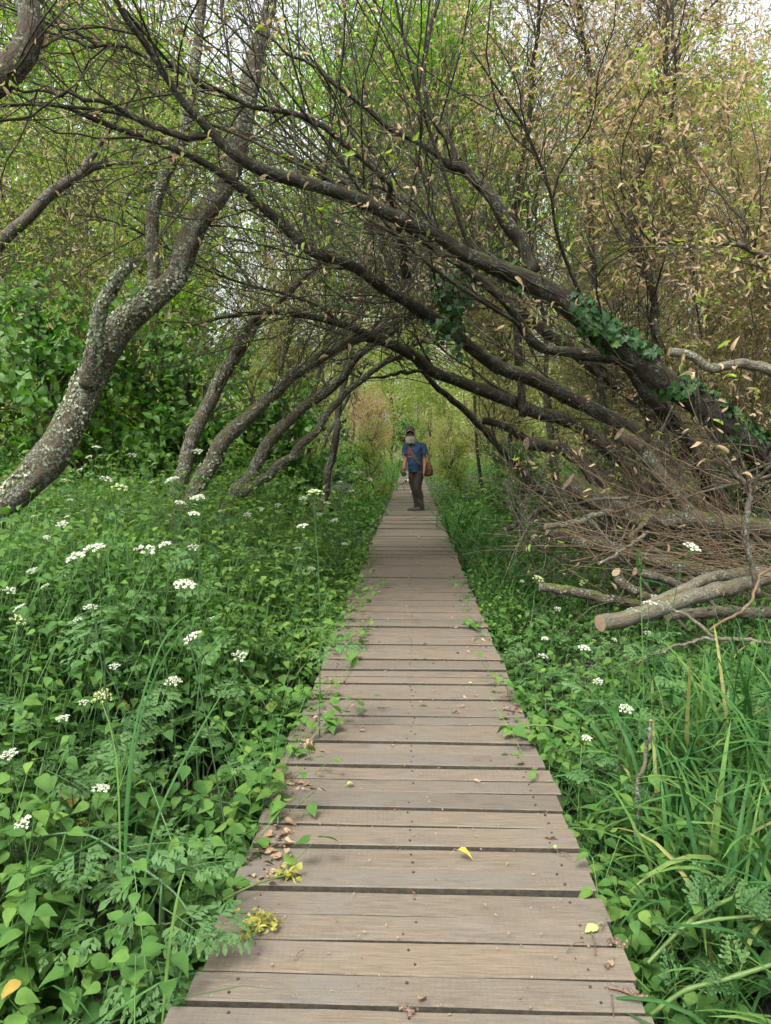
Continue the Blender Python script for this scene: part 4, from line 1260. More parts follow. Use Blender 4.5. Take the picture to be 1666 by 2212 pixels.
for q in range(90):       # thin grass in the left undergrowth
    cx, cy = -rng.uniform(.75, 2.6), rng.uniform(1.4, 5)
    tuft(5, cx, cy, .05, (.5, 1.0), (.0025, .0045))
tag(GR.build('grass', M['grass']), 'long arching bright green grass', 'grass', kind='stuff')
# sword-leaved clumps by the far planks
for (lab, px, D, hh) in [('tall sword leaved clump beside the planks right of the man', 990, 12.6, 1.0), ('sword leaved clump in the grass nearer the camera right of the deck', 1020, 10.6, .8), ('sword leaved clump left of the deck behind the man', 842, 24.0, 1.3)]:
    GR = Geo()
    p = at(px, 1040, D)
    tuft(34, p[0], D, .10, (hh * .8, hh * 1.4), (.010, .016), (.1, .35), (.2, 1.0), 8, .3)
    o = GR.build('sword_leaf_clump', M['grass'])
    tag(o, lab, 'plant', 'sword leaved clumps')
# individual long arching blades in the left foreground
GR = Geo()


def blade_path(rows, w):
    C = catmull(np.array([at(a, b, d) for a, b, d in rows]), 22)
    tt = np.linspace(0, 1, 22)
    W = w * (.4 + .6 * np.minimum(1, tt * 3)) * np.sqrt(np.clip(1 - tt ** 2.5, 0, 1)) + .0004
    ribbons(GR, C[None], W[None], nrm(np.cross(C[-1] - C[0], A(0, 1, .2)))[None], None, .4)


for rows_, w_ in [([(270, 2000, 1.9), (272, 1750, 2.0), (295, 1560, 2.1), (345, 1400, 2.2), (400, 1330, 2.3), (450, 1318, 2.4)], .0065),
                  ([(268, 2010, 1.9), (280, 1700, 2.0), (320, 1500, 2.1), (390, 1370, 2.15), (450, 1345, 2.2), (510, 1355, 2.3)], .006),
                  ([(262, 2000, 1.9), (255, 1700, 2.0), (240, 1580, 2.05), (210, 1490, 2.1)], .005),
                  ([(300, 2050, 1.85), (330, 1800, 1.95), (420, 1600, 2.1), (510, 1450, 2.3)], .006),
                  ([(500, 1700, 2.6), (515, 1590, 2.6), (545, 1500, 2.6), (600, 1490, 2.65)], .006),
                  ([(350, 2212, 1.65), (365, 2050, 1.7), (385, 1930, 1.75), (400, 1880, 1.8)], .007),
                  ([(360, 2230, 1.65), (400, 2060, 1.7), (420, 2000, 1.72)], .005),
                  ([(-30, 1970, 1.9), (60, 1900, 1.85), (150, 1850, 1.9), (300, 1770, 2.0)], .006),
                  ([(-30, 1900, 1.9), (100, 1870, 1.9), (240, 1800, 2.0), (330, 1740, 2.05)], .006)]:
    blade_path(rows_, w_ * .55)
tag(GR.build('arching_grass_blades', M['grass']), 'tuft of very long arching grass blades in the left undergrowth', 'grass', kind='stuff')

# feathery umbellifer foliage among the leaves
PF = Geo()


def feather(n, x0, x1, y0, y1, hf, size, tpl, seed, dz=.0):
    x, y = scatter(n, x0, x1, y0, y1)
    k = in_view(x, y) & (n2(x, y, 1.3, seed) > .42)
    x, y = x[k], y[k]
    m = len(x)
    z = hf(x, y) + rng.uniform(-.12, .12, m) + dz
    a = rng.random(m) * 2 * PI
    inst(PF, tpl, np.stack([x, y, z], -1), np.stack([np.cos(a), np.sin(a), rng.uniform(-.3, .4, m)], -1), nrm(A(0, 0, 1) + runit(m) * .25), rng.uniform(*size, m))


feather(170, -3.2, -.75, 1.7, 4.6, hleft, (.13, .24), PINN, 61, .03)
feather(700, -6, -.7, 4.6, 11, hleft, (.16, .30), PINN_S, 62, .03)
feather(200, .75, 3.4, 2.2, 5.2, hright, (.14, .26), PINN, 63, .06)
feather(420, 1.0, 6, 5.0, 10, hright, (.16, .28), PINN_S, 64, .05)
tag(PF.build('feathery_foliage', M['pinn']), 'blue green finely divided leaves scattered through the undergrowth', 'foliage', kind='stuff')


# ------------------------------------------------------------------ white umbels
def umbel_mesh(name, mat, seed, rays=13, flat=.35):
    r = np.random.default_rng(seed)
    g_, f_ = Geo(), Geo()
    # rays start at the origin, radius 0.5 overall
    cen = []
    for q in range(rays):
        a = q * 2.399 + r.normal() * .1
        rr = .40 * math.sqrt((q + .5) / rays)
        cen.append((rr * math.cos(a), rr * math.sin(a), flat * (1 - (rr / .5) ** 2) * .55 + .22 + r.normal() * .015))
    cen = np.array(cen)
    tt = np.linspace(0, 1, 4)
    P = cen[:, None] * np.stack([tt ** .8, tt ** .8, tt], -1)[None]
    tubes(g_, P, np.full((rays, 4), .008), 3)
    m = 15
    hv, hf = leaf_tpl([(-.5, .22), (0, .5), (.5, .22)], .2, .1)
    for c in cen:
        d = np.stack([r.normal(size=m), r.normal(size=m), np.abs(r.normal(size=m)) * .9 + .1], -1)
        d = d / np.linalg.norm(d, axis=1, keepdims=True)
        p = c + d * A(.092, .092, .055)
        ax = np.cross(d, r.normal(size=(m, 3)))
        inst(f_, [(hv, hf)], p, nrm(ax), d, r.uniform(.045, .07, m), r.random(m))
    return g_.mesh(name + '_rays', M['stem']), f_.mesh(name, M[mat])


UMB = [umbel_mesh('flower_head', 'petal', s, ry, fl) for s, ry, fl in ((1, 13, .30), (2, 15, .42), (3, 11, .36))]
UMG = [umbel_mesh('flower_head', 'budpetal', s, ry, fl) for s, ry, fl in ((4, 14, .5), (5, 12, .6))]
PM = []
for tpl in PINN:
    g_ = Geo()
    g_.add(tpl[0], tpl[1], .5)
    PM.append(g_.mesh('leaf', M['pinn']))

LEFT = [(210, 965, 22), (192, 986, 18), (285, 981, 24), (172, 1014, 18), (230, 1032, 28), (140, 1038, 24, 1), (220, 985, 24, 1), (335, 1000, 16), (260, 1053, 40, 1), (427, 973, 25), (390, 1083, 28), (427, 1073, 34), (370, 1035, 34), (152, 1078, 16), (180, 1103, 12), (200, 1109, 12), (72, 1114, 11), (135, 1130, 28), (145, 1115, 14), (420, 1108, 30), (327, 1040, 14),
        (565, 1101, 17), (535, 1110, 20), (655, 1075, 20), (707, 1085, 18), (652, 1135, 30), (680, 1063, 40, 1), (722, 1123, 18), (745, 1174, 16), (642, 1183, 18), (475, 1103, 11), (165, 1198, 55), (205, 1178, 50), (315, 1183, 50), (357, 1173, 35), (417, 1180, 28), (400, 1260, 55), (97, 1264, 22), (70, 1230, 28), (22, 1273, 30), (40, 1310, 32), (197, 1308, 35), (168, 1336, 25),
        (42, 1338, 42, 1), (460, 1335, 32), (412, 1373, 48), (517, 1414, 38), (247, 1437, 28), (374, 1470, 40), (135, 1550, 34), (180, 1515, 25), (220, 1503, 50, 1), (20, 1626, 42), (220, 1700, 44), (47, 1778, 48), (672, 1228, 20), (770, 1020, 14), (800, 1035, 12), (760, 1060, 14), (735, 1040, 12), (690, 1110, 14), (600, 1090, 16), (100, 1160, 20)]
RIGHT = [(1363, 1318, 26), (1403, 1300, 32), (1418, 1288, 25), (1398, 1365, 20), (1328, 1381, 13), (1178, 1378, 19), (1205, 1314, 16), (1263, 1398, 30), (1173, 1415, 24), (1353, 1530, 34), (1293, 1470, 25), (1498, 1180, 40), (1163, 1250, 28, 1), (1128, 1255, 11), (1260, 1258, 22, 1), (1268, 1593, 25)]
NAMED = {(165, 1198): 'largest white flower head on the left, lower of the big side by side pair', (205, 1178): 'white flower head just above and right of the largest one on the left',
         (315, 1183): 'wide flat white flower head left of a rounder one below the middle stems', (357, 1173): 'round white flower head beside the wide flat one below the middle stems',
         (400, 1260): 'flat white flower head standing alone above the arching grass tips', (412, 1373): 'open white flower head between the two arching grass blade tips',
         (517, 1414): 'small dense white flower head nearest the planks on the left', (460, 1335): 'compact white flower head just above the arching grass tip',
         (374, 1470): 'tilted white flower head over the dark hollow in the leaves', (220, 1700): 'white flower head over the dark left foreground gap, lowest but one on the left',
         (47, 1778): 'lowest white flower head, at the left edge of the foreground', (20, 1626): 'flat white flower head cut by the left edge of the photo',
         (135, 1550): 'small white flower head above broad leaves in the left foreground', (220, 1503): 'fading yellow green flower head on a thick pale stalk at left',
         (247, 1437): 'small white flower head above the fading yellow green one',
         (1498, 1180): 'white flower head of loose balls against the brush sticks', (1353, 1530): 'white flower head half hidden in the right grass', (1403, 1300): 'brightest white flower head in front of the pale sawn log'}
umb_n = 0
for sidek, lst in (('left', LEFT), ('right', RIGHT)):
    for e in lst:
        px, py, w = e[:3]
        gr = len(e) > 3
        D = .082 * FPX / w
        D = min(D, 1.15 * FPX / max(py - 969, 1), 14)
        if sidek == 'right':
            D = min(max(D, 2.6), 6.4)
        p = at(px, py, D)
        while p[2] > 1.45 and D > 3:
            D *= .9
            p = at(px, py, D)
        if sidek == 'left':
            while D > 1.75 and p[2] < hleft(A(p[0]), A(p[1]))[0] + .10:
                D *= .96
                p = at(px, py, D)
        dia = w * D / FPX
        off = A(rng.normal() * .12 - .05 * np.sign(p[0]), rng.normal() * .1 + .05, 0)
        base = A(p[0] + off[0], p[1] + off[1], GZ)
        lab = NAMED.get((px, py)) or (('greenish unripe flower head' if gr else 'white flower head') + (' among the left undergrowth' if sidek == 'left' else ' in the shade right of the boardwalk'))
        grp = None if (px, py) in NAMED else (('unripe' if gr else 'white') + ' flower heads ' + ('left of the boardwalk' if sidek == 'left' else 'right of the boardwalk'))
        root = thing('umbel_plant', lab, 'wildflower', tuple(base), grp)
        tilt = nrm(A(rng.normal() * .25, -.28 + rng.normal() * .2, 1))
        neck = p - tilt * dia * .45
        C = catmull([base, base * .35 + neck * .65 + A(rng.normal() * .02, 0, .02), neck - tilt * .06, neck], 14)
        gs = Geo()
        tubes(gs, C[None], np.linspace(.0036, .0018, 14)[None], 6)
        under(gs.build('stem', M['umbelstem']), root)
        rm, fm = (UMG if gr else UMB)[rng.integers(0, 2 if gr else 3)]
        rot = Vector(tilt).to_track_quat('Z', 'Y').to_euler()
        fo = link('flower_head', fm, root)
        ro = link('ray_spokes', rm, fo)
        fo.location = Vector(neck - base)
        fo.rotation_euler = rot
        dia *= 1.12
        fo.scale = (dia, dia, dia)
        if D < 7:
            for q in range(3 if D < 3.6 else 2):
                t = rng.uniform(.5, .86)
                lp = C[int(t * 13)]
                lo = link('leaf', PM[rng.integers(0, 3)], root)
                lo.location = Vector(lp - base)
                lo.rotation_euler = (rng.normal() * .3, rng.normal() * .3, rng.random() * 6.28)
                s = rng.uniform(.13, .22)
                lo.scale = (s, s, s)

# the large feathery plant in the left foreground
fp = thing('feathery_plant', 'large blue green feathery leaved plant spilling toward the planks in the left foreground', 'plant', tuple(at(300, 2050, 2.0) * A(1, 1, 0) + A(0, 0, GZ)))
gs = Geo()
stalk = catmull([at(60, 1810, 2.05), at(170, 1800, 2.02), at(250, 1835, 1.98), at(350, 1905, 1.92)], 16)
tubes(gs, stalk[None], np.linspace(.003, .0042, 16)[None], 7)
for e in ((250, 2140, 1.85), (420, 1990, 1.85), (345, 2000, 1.9)):
    c = catmull([at(350, 1905, 1.92), at((350 + e[0]) / 2, (1905 + e[1]) / 2 - 10, 1.9), at(*e)], 8)
    tubes(gs, c[None], np.full((1, 8), .0035), 6)
c = catmull([at(350, 1905, 1.92), at(352, 2000, 1.95), at(350, 2150, 2.0) * A(1, 1, 0) + A(0, 0, GZ)], 10)
tubes(gs, c[None], np.full((1, 10), .006), 6)
under(gs.build('stem', M['umbelstem']), fp)
for (px, py, D, dx, dy, s) in [(330, 1900, 1.9, -.6, -.2, .2), (350, 1905, 1.9, .1, .9, .22), (345, 1900, 1.9, -.9, .35, .24), (300, 1850, 1.95, .4, .8, .2), (280, 1830, 1.95, .9, .2, .22), (260, 1990, 1.85, -.8, -.5, .2), (320, 2000, 1.85, .5, -.8, .22),
                                (350, 1960, 1.87, .8, -.5, .2), (250, 2120, 1.8, -.4, -.8, .2), (250, 2080, 1.8, .7, -.7, .2), (300, 2090, 1.8, .8, -.4, .18), (400, 1960, 1.85, .9, -.1, .2), (200, 1800, 2.0, -.2, .9, .2), (180, 1800, 2.0, .3, -.9, .18), (380, 1880, 1.92, .9, .3, .17)]:
    lo = under(link('leaf', PM[rng.integers(0, 3)]), fp)
    lo.location = Vector(at(px, py, D))
    ax = nrm(A(dx, dy, -.15 + rng.normal() * .15))
    q = Matrix(np.stack([nrm(np.cross(ax, A(.0, -.25, 1))), ax, np.cross(nrm(np.cross(ax, A(.0, -.25, 1))), ax)], 1).tolist()).to_euler()
    lo.rotation_euler = q
    lo.scale = (s, s, s)

# wilted stem on the planks
wp = thing('wilted_stem', 'wilted yellow green stem with shrivelled leaves lying on the left plank ends', 'plant', tuple(floor_at(490, 1935)))
gs = Geo()
c = catmull([floor_at(480, 1945, .02), floor_at(540, 1915, .03), floor_at(600, 1895, .025), floor_at(632, 1890, .015)], 12)
tubes(gs, c[None], np.linspace(.0045, .002, 12)[None], 6)
under(gs.build('stem', M['stalk']), wp)
for cx_, cy_, m_, sp_ in ((620, 1885, 26, .018), (560, 1988, 60, .028)):
    lf = Geo()
    p = floor_at(cx_, cy_, .02) + rng.normal(size=(m_, 3)) * A(sp_, sp_, .010)
    p[:, 2] = np.maximum(p[:, 2], .006)
    inst(lf, DEAD + OV4, p, runit(m_) * A(1, 1, .4), nrm(A(0, 0, 1) + runit(m_) * .6), rng.uniform(.015, .032, m_), None, 1.5)
    under(lf.build('shrivelled_leaf', M['wilted']), wp)

# thick stalks low in the right foreground
for lab, rows_, r_ in [('thick yellow green stalk lying in the grass at the bottom right corner', [(1395, 2200, 1.85), (1480, 2140, 1.85), (1560, 2118, 1.85), (1680, 2080, 1.85)], .0062),
                       ('second thick green stalk, higher in the right foreground grass', [(1400, 2080, 2.0), (1480, 2000, 2.05), (1560, 1950, 2.1), (1690, 1900, 2.15)], .006),
                       ('thin pale green stalk between the two thick stalks', [(1480, 2000, 2.0), (1560, 1985, 2.0), (1690, 1975, 2.0)], .005)]:
    g_ = Geo()
    C = catmull([at(*q) for q in rows_], 20)
    root = thing('fallen_stalk', lab, 'stalk', tuple(C[0]))
    R_ = np.full(20, r_)
    R_[[7, 14]] *= 1.35
    tubes(g_, C[None], R_[None], 9)
    under(g_.build('stem', M['stalk']), root)
    lf = Geo()
    p = C[rng.integers(4, 20, 6)]
    inst(lf, PINN[:2], p, nrm(runit(6) + A(0, -.3, .6)), A(0, 0, 1) + runit(6) * .3, rng.uniform(.08, .14, 6), None)
    under(lf.build('leaf', M['pinn']), root)

# grass stalk with a seed head in front of the logs
sh = thing('grass_stalk', 'single grass stalk with a plump green seed head in front of the logs', 'grass stalk', tuple(at(1392, 1560, 3.4)))
C = catmull([at(1394, 1640, 3.4), at(1388, 1400, 3.4), at(1384, 1250, 3.4), at(1381, 1196, 3.4)], 20)
g_ = Geo()
tubes(g_, C[None], np.linspace(.0028, .0015, 20)[None], 5)
under(g_.build('stem', M['stem']), sh)
g_ = Geo()
hd = C[-1] + (A(0, 0, 0) + 0)
m_ = 46
tt = rng.random(m_)
p = at(1383, 1243, 3.4)[None] * (1 - tt)[:, None] + at(1380, 1196, 3.4)[None] * tt[:, None]
o_ = runit(m_) * A(1, 1, .2)
p = p + o_ * (.010 * np.sin(np.clip(tt, .08, .97) * PI) + .002)[:, None]
inst(g_, OV4, p, nrm(o_ * .4 + A(0, 0, 1)), o_, .018, .5 + 0 * tt, .9)
under(g_.build('seed_head', M['grass']), sh)
g_ = Geo()
GR = g_
blade_path([(1384, 1252, 3.4), (1410, 1256, 3.38), (1440, 1264, 3.35)], .004)
under(g_.build('leaf', M['grass']), sh)

# creeping shoots over the plank edges
for lab, pts, n_ in [('creeping green shoot with pointed leaves reaching over the left planks', [(690, 1590), (730, 1555), (770, 1538), (810, 1520)], 9),
                     ('leafy shoot curling over the right plank ends in the middle distance', [(1200, 1640), (1170, 1600), (1130, 1590), (1075, 1575)], 12),
                     ('small leafy shoot on the right planks farther up', [(1065, 1375), (1040, 1365), (1010, 1345)], 7),
                     ('leafy vine along the left plank ends near the bend in the leaves', [(700, 1500), (745, 1455), (775, 1400), (790, 1350)], 12),
                     ('small shoot on the left planks at the far third', [(800, 1285), (825, 1270), (838, 1255)], 6),
                     ('thin green runner lying on the left plank ends among dry leaves', [(600, 1780), (605, 1720), (612, 1660), (640, 1600)], 9)]:
    C = catmull([floor_at(a_, b_, .02 + .02 * (q % 2)) for q, (a_, b_) in enumerate(pts)], 18)
    root = thing('creeping_shoot', lab, 'shoot', tuple(C[0]), None)
    g_ = Geo()
    tubes(g_, C[None], np.linspace(.0026, .0012, 18)[None], 5)
    under(g_.build('stem', M['stem']), root)
    g_ = Geo()
    ii = rng.integers(2, 18, n_)
    ax = runit(n_) * A(1, 1, .35)
    inst(g_, HEART, C[ii] + A(0, 0, .012) + np.abs(rng.normal(size=(n_, 1))) * A(0, 0, .02), nrm(ax), nrm(A(0, 0, 1) + runit(n_) * .35), rng.uniform(.045, .075, n_), rng.uniform(.5, .95, n_))
    under(g_.build('leaf_cover', M['herb']), root)

# ------------------------------------------------------------------ litter on the planks
LM = []
for q in range(6):
    V, F = leaf_tpl([(0, .04), (.2, .20), (.45, .27), (.75, .17), (1, .01)], [.5, .9, 1.3, .3, .8, 1.1][q], [.3, .6, -.3, .15, .5, .9][q], [.5, 1.0, -.8, .2, 1.4, -1.2][q])
    V = V.copy()
    V[:, 1] -= .5
    V[:, 2] -= V[:, 2].min()
    g_ = Geo()
    g_.add(V, F, [.1, .35, .55, .7, .85, 1.0][q])
    LM.append(g_.mesh('fallen_leaf', M['deadleaf']))


def litter(px, py, n, spx, spy, size, label, group):
    for _ in range(n):
        a_, b_ = px + rng.normal() * spx, py + rng.normal() * spy
        p = floor_at(a_, b_, .004)
        if abs(p[0]) > HW - .015:
            continue
        o = link('fallen_leaf', LM[rng.integers(0, 6)])
        o.location = p
        o.rotation_euler = (rng.normal() * .12, rng.normal() * .12, rng.random() * 6.28)
        s = rng.uniform(*size)
        o.scale = (s, s, s * rng.uniform(.5, 1))
        tag(o, label, 'leaf', group)


LE = ('crumpled dry leaf in the drift along the left plank ends', 'dry leaves drifted along the left plank ends')
LS = ('small dry leaf scrap scattered on the middle of the planks', 'dry leaf scraps scattered on the planks')
LR = ('dry leaf scrap near the right plank ends', 'dry leaf scraps near the right plank ends')
for a_, b_, n_, sx, sy in [(662, 1610, 18, 16, 10), (640, 1700, 26, 16, 12), (608, 1800, 20, 14, 16), (590, 1845, 22, 18, 14), (700, 1545, 12, 14, 8), (570, 1895, 14, 24, 8), (728, 1480, 10, 14, 8), (768, 1400, 12, 12, 12), (792, 1340, 12, 12, 10)]:
    litter(a_, b_, n_, sx, sy, (.014, .038), *LE)
for a_, b_, n_, sx, sy in [(900, 1600, 14, 120, 120), (900, 1480, 22, 100, 80), (910, 1340, 36, 80, 60), (905, 1230, 34, 60, 40), (900, 1160, 18, 45, 20)]:
    litter(a_, b_, n_, sx, sy, (.016, .035), *LS)
for a_, b_, n_, sx, sy in [(1095, 1535, 8, 12, 6), (1040, 1385, 8, 20, 8), (1330, 2050, 3, 25, 20), (1200, 1800, 2, 20, 25), (1000, 1290, 8, 25, 20)]:
    litter(a_, b_, n_, sx, sy, (.018, .036), *LR)


def one_leaf(px, py, size, mat, label, rz, tpl=None, fold=.3, curl=.35):
    V, F = leaf_tpl([(0, .04), (.15, .24), (.4, .33), (.7, .2), (1, .01)], fold, curl, .25)
    V = V.copy()
    V[:, 2] -= V[:, 2].min()
    g_ = Geo()
    g_.add(V, F, .6)
    tubes(g_, np.array([[[0, 0, V[1, 2]], [0.02, -.25, V[1, 2] + .03], [.05, -.5, .02]]]), np.full((1, 3), .012), 4)
    o = g_.build('fallen_leaf', M[mat])
    o.location = floor_at(px, py, .004)
    o.rotation_euler = (0, 0, rz)
    o.scale = (size,) * 3
    return tag(o, label, 'leaf')


one_leaf(990, 1848, .05, 'yellowleaf', 'curled yellow and brown leaf in the middle of a near plank', -1.9, None, .5, .4)
one_leaf(685, 1676, .03, 'deadleaf', 'orange brown oval leaf on a plank at left', -1.2)
one_leaf(1290, 2000, .05, 'paleleaf', 'flat pale green leaf with a long stalk near the right edge of the planks', 2.2, None, .12, .05)
one_leaf(1018, 1476, .03, 'paleleaf', 'small round pale green leaf on the planks in the middle distance', .4, None, .1, .05)
one_leaf(905, 2168, .032, 'deadleaf', 'orange brown curled leaf at the bottom of the photo', -.5)
one_leaf(522, 1920, .028, 'yellowleaf', 'bright yellow round leaf on the left plank ends', .9, None, .15, .1)
one_leaf(905, 1523, .05, 'deadleaf', 'large grey brown dead leaf with a stalk lying mid planks', -1.4)
one_leaf(750, 1700, .034, 'paleleaf', 'pale curled leaf scrap on a plank left of the middle', -1.2, None, .9, .3)
one_leaf(1200, 1842, .03, 'paleleaf', 'crumpled green leaf scrap beside a twig near the right side', .4, None, .8, .5)
for lab, p0, p1, r_ in [('short reddish twig lying along the planks near the right edge', (1277, 2012), (1287, 2062), .0022), ('thin dark twig lying across a near plank at right', (1225, 2057), (1262, 2036), .0014), ('small upright twig on the lowest plank at right', (1322, 2150), (1326, 2195), .002),
                        ('short orange twig beside the green leaf scrap', (1208, 1843), (1233, 1850), .0022), ('thin twig with the pale green leaf at the plank gap', (1300, 2008), (1313, 1982), .0016), ('short grey twig on the near left planks', (635, 2072), (656, 2052), .0014), ('brown stick lying on the left plank ends among dry leaves', (535, 1855), (600, 1822), .005)]:
    g_ = Geo()
    a_, b_ = floor_at(*p0, .006), floor_at(*p1, .008)
    C = catmull([a_, a_ * .5 + b_ * .5 + rng.normal(size=3) * .004 + A(0, 0, .004), b_], 8)
    tubes(g_, C[None], np.linspace(r_, r_ * .7, 8)[None], 6, .3, cap=True)
    tag(g_.build('twig', M['straw']), lab, 'twig')
M['catkin'] = plain('reddish_catkin', (.125, .082, .058), .85, .5, 120)
for lab, px, py, ln in [('largest reddish catkin curled on the lowest planks at right', 1352, 2145, .075), ('small reddish catkin on the plank end at right', 1338, 2038, .03), ('tiny reddish catkin left of another on the right plank end', 1326, 2033, .02), ('brown catkin on the bottom plank left of the middle leaf', 880, 2182, .03), ('reddish catkin clump far up on the right planks', 1100, 1534, .05)]:
    g_ = Geo()
    c = floor_at(px, py, .008)
    a_ = rng.random() * 6
    C = catmull([c + A(-.5, .25, 0) * ln, c + A(-.1, .12, .03) * ln, c + A(.25, -.1, 0) * ln, c + A(.55, -.15, 0) * ln], 10)
    tubes(g_, C[None], np.full((1, 10), .0042), 7, .5, cap=True, nscale=300)
    m_ = int(60 + ln * 900)
    p = C[rng.integers(0, 10, m_)] + rng.normal(size=(m_, 3)) * .0045
    p[:, 2] = np.maximum(p[:, 2], .004)
    inst(g_, OV2, p, runit(m_), runit(m_), rng.uniform(.004, .009, m_))
    tag(g_.build('catkin', M['catkin']), lab, 'catkin')
CRUMB = Geo()
m_ = 1700
x = rng.uniform(-.54, .54, m_)
y = rng.uniform(1.5, 14, m_)
inst(CRUMB, OV2, np.stack([x, y, np.full(m_, .006)], -1), runit(m_) * A(1, 1, .2), A(0, 0, 1) + runit(m_) * .3, rng.uniform(.003, .013, m_), rng.random(m_))
tag(CRUMB.build('leaf_crumbs', M['deadleaf']), 'tiny leaf crumbs and chaff sprinkled over the planks', 'litter', kind='stuff')

# ------------------------------------------------------------------ the man and his dog
def loft(g, secs, sides=24, nsub=4, caps=(True, True), fold=0.0, fseed=0, fs=14.0, power=1.0):
    """secs: (cx, cy, cz, rx, ry, turn) horizontal ellipses joined into a skin"""
    S = catmull(np.array(secs, float), (len(secs) - 1) * nsub + 1)
    th = np.linspace(0, 2 * PI, sides, endpoint=False)
    c, s = np.cos(th), np.sin(th)
    if power != 1.0:
        c, s = np.sign(c) * np.abs(c) ** power, np.sign(s) * np.abs(s) ** power
    x = S[:, 3:4] * c
    y = S[:, 4:5] * s
    a = S[:, 5:6]
    V = np.stack([S[:, 0:1] + x * np.cos(a) - y * np.sin(a), S[:, 1:2] + x * np.sin(a) + y * np.cos(a), S[:, 2:3] + 0 * x], -1)
    if fold:
        q = V.reshape(-1, 3)
        d = (vnoise(q * A(fs, fs, fs * .45), fseed) - .5) + .5 * (vnoise(q * A(fs, fs, fs) * 1.9 + q[:, 2:3] * 6, fseed + 3) - .5)
        o = nrm(V - S[:, None, :3])
        V = V + o * (d * fold).reshape(V.shape[:2])[..., None]
    n, k = V.shape[:2]
    i = np.arange(n - 1)[:, None] * k
    j = np.arange(k)[None]
    F = [np.stack([i + j, i + (j + 1) % k, i + k + (j + 1) % k, i + k + j], -1).reshape(-1, 4)]
    if caps[0]: F.append(np.array([np.arange(k)[::-1]]))
    if caps[1]: F.append(np.array([np.arange(k) + (n - 1) * k]))
    g.add(V, F)
    return S


def skin_body(name, nodes, edges, mat, parent, root=0, sub=2):
    me = bpy.data.meshes.new(name)
    me.from_pydata([n[:3] for n in nodes], edges, [])
    o = link(name, me, parent)
    o.modifiers.new('skin', 'SKIN')
    o.modifiers['skin'].use_smooth_shade = True
    ly = me.skin_vertices[0] if len(me.skin_vertices) else None
    if ly is None:
        return o
    for q, n in enumerate(nodes):
        r = n[3]
        ly.data[q].radius = (r, n[4] if len(n) > 4 else r)
        ly.data[q].use_root = q == root
    sb = o.modifiers.new('sub', 'SUBSURF')
    sb.levels = sb.render_levels = sub
    me.materials.append(mat)
    return o


M['skin'] = plain('skin', (.28, .125, .085), .6, .12, 30, .3)
M['shirt'] = plain('blue_cotton', (.030, .056, .100), .9, .18, 9, .15, .4, 400)
M['trouser'] = plain('dark_olive_cloth', (.040, .034, .026), .9, .25, 8, .15, .4, 300)
M['cap'] = plain('grey_olive_cap', (.060, .056, .042), .9, .3, 30, .15)
M['piping'] = plain('pale_cap_edge', (.30, .29, .24), .9, .1)
M['beard'] = plain('white_beard', (.33, .31, .27), .9, .22, 60, .2, 1.0, 160)
M['lens'] = plain('dark_lens', (.012, .009, .009), .15, .1, 5, .6)
M['shoe'] = plain('brown_shoe', (.060, .046, .038), .8, .3, 30)
M['sole'] = plain('dark_sole', (.045, .038, .032), .85, .2)
M['bag'] = plain('tan_canvas', (.115, .064, .036), .85, .25, 14, .2, .4, 300)
M['strap'] = plain('brown_strap', (.115, .075, .048), .8, .2, 20)
M['print'] = plain('orange_print', (.30, .075, .05), .85, .25, 50)
M['blackplastic'] = plain('black_plastic', (.012, .012, .013), .4, .1)
M['greenplastic'] = plain('green_plastic', (.012, .115, .030), .4, .15)

FEET = floor_at(905, 1104)
man = thing('person', 'bearded man in cap, sunglasses and blue t-shirt standing sideways, looking back', 'person', (FEET[0], FEET[1], .002))
B, E = [], []


def bn(x, y, z, r, par=None, r2=None):
    B.append((x, y, z, r) if r2 is None else (x, y, z, r, r2))
    if par is not None:
        E.append((par, len(B) - 1))
    return len(B) - 1


pel = bn(-.065, .02, .93, .105)
bel = bn(-.09, .01, 1.10, .115, pel)
che = bn(-.115, .02, 1.33, .12, bel)
nec = bn(-.155, .0, 1.49, .062, che)
ne2 = bn(-.175, -.025, 1.565, .058, nec)
jaw = bn(-.185, -.055, 1.625, .068, ne2)
fac = bn(-.187, -.055, 1.69, .082, jaw)
sku = bn(-.188, -.045, 1.755, .078, fac)
bn(-.188, -.045, 1.80, .045, sku)


def hand(w, d, grip):
    """palm and five fingers growing from wrist node w, d = direction the hand points"""
    wx, wy, wz = B[w][:3]
    d = nrm(A(*d))
    ac = nrm(A(-.25, -1, 0)) if not grip else nrm(A(-1, -.35, 0))     # across the knuckles
    pn = np.cross(d, ac)
    pa = A(wx, wy, wz) + d * .05
    p = bn(*pa, .026, w, .034)
    kn = A(wx, wy, wz) + d * .088
    for q, ln in enumerate((.068, .076, .070, .055)):
        k0 = kn + ac * (.030 - .020 * q)
        a1 = nrm(d + pn * (.25 if not grip else .9))
        a2 = nrm(d * (1 if not grip else -.1) + pn * (.6 if not grip else 1))
        i = bn(*k0, .0105, p)
        i = bn(*(k0 + a1 * ln * .5), .0095, i)
        bn(*(k0 + a1 * ln * .5 + a2 * ln * .45), .008, i)
    th = pa - d * .012 + ac * .036 + pn * .006
    i = bn(*th, .0125, p)
    i = bn(*(th + nrm(d + ac * .45 + pn * .3) * .032), .011, i)
    bn(*(th + nrm(d + ac * .45 + pn * .3) * .032 + nrm(d + pn * .5) * .026), .0095, i)


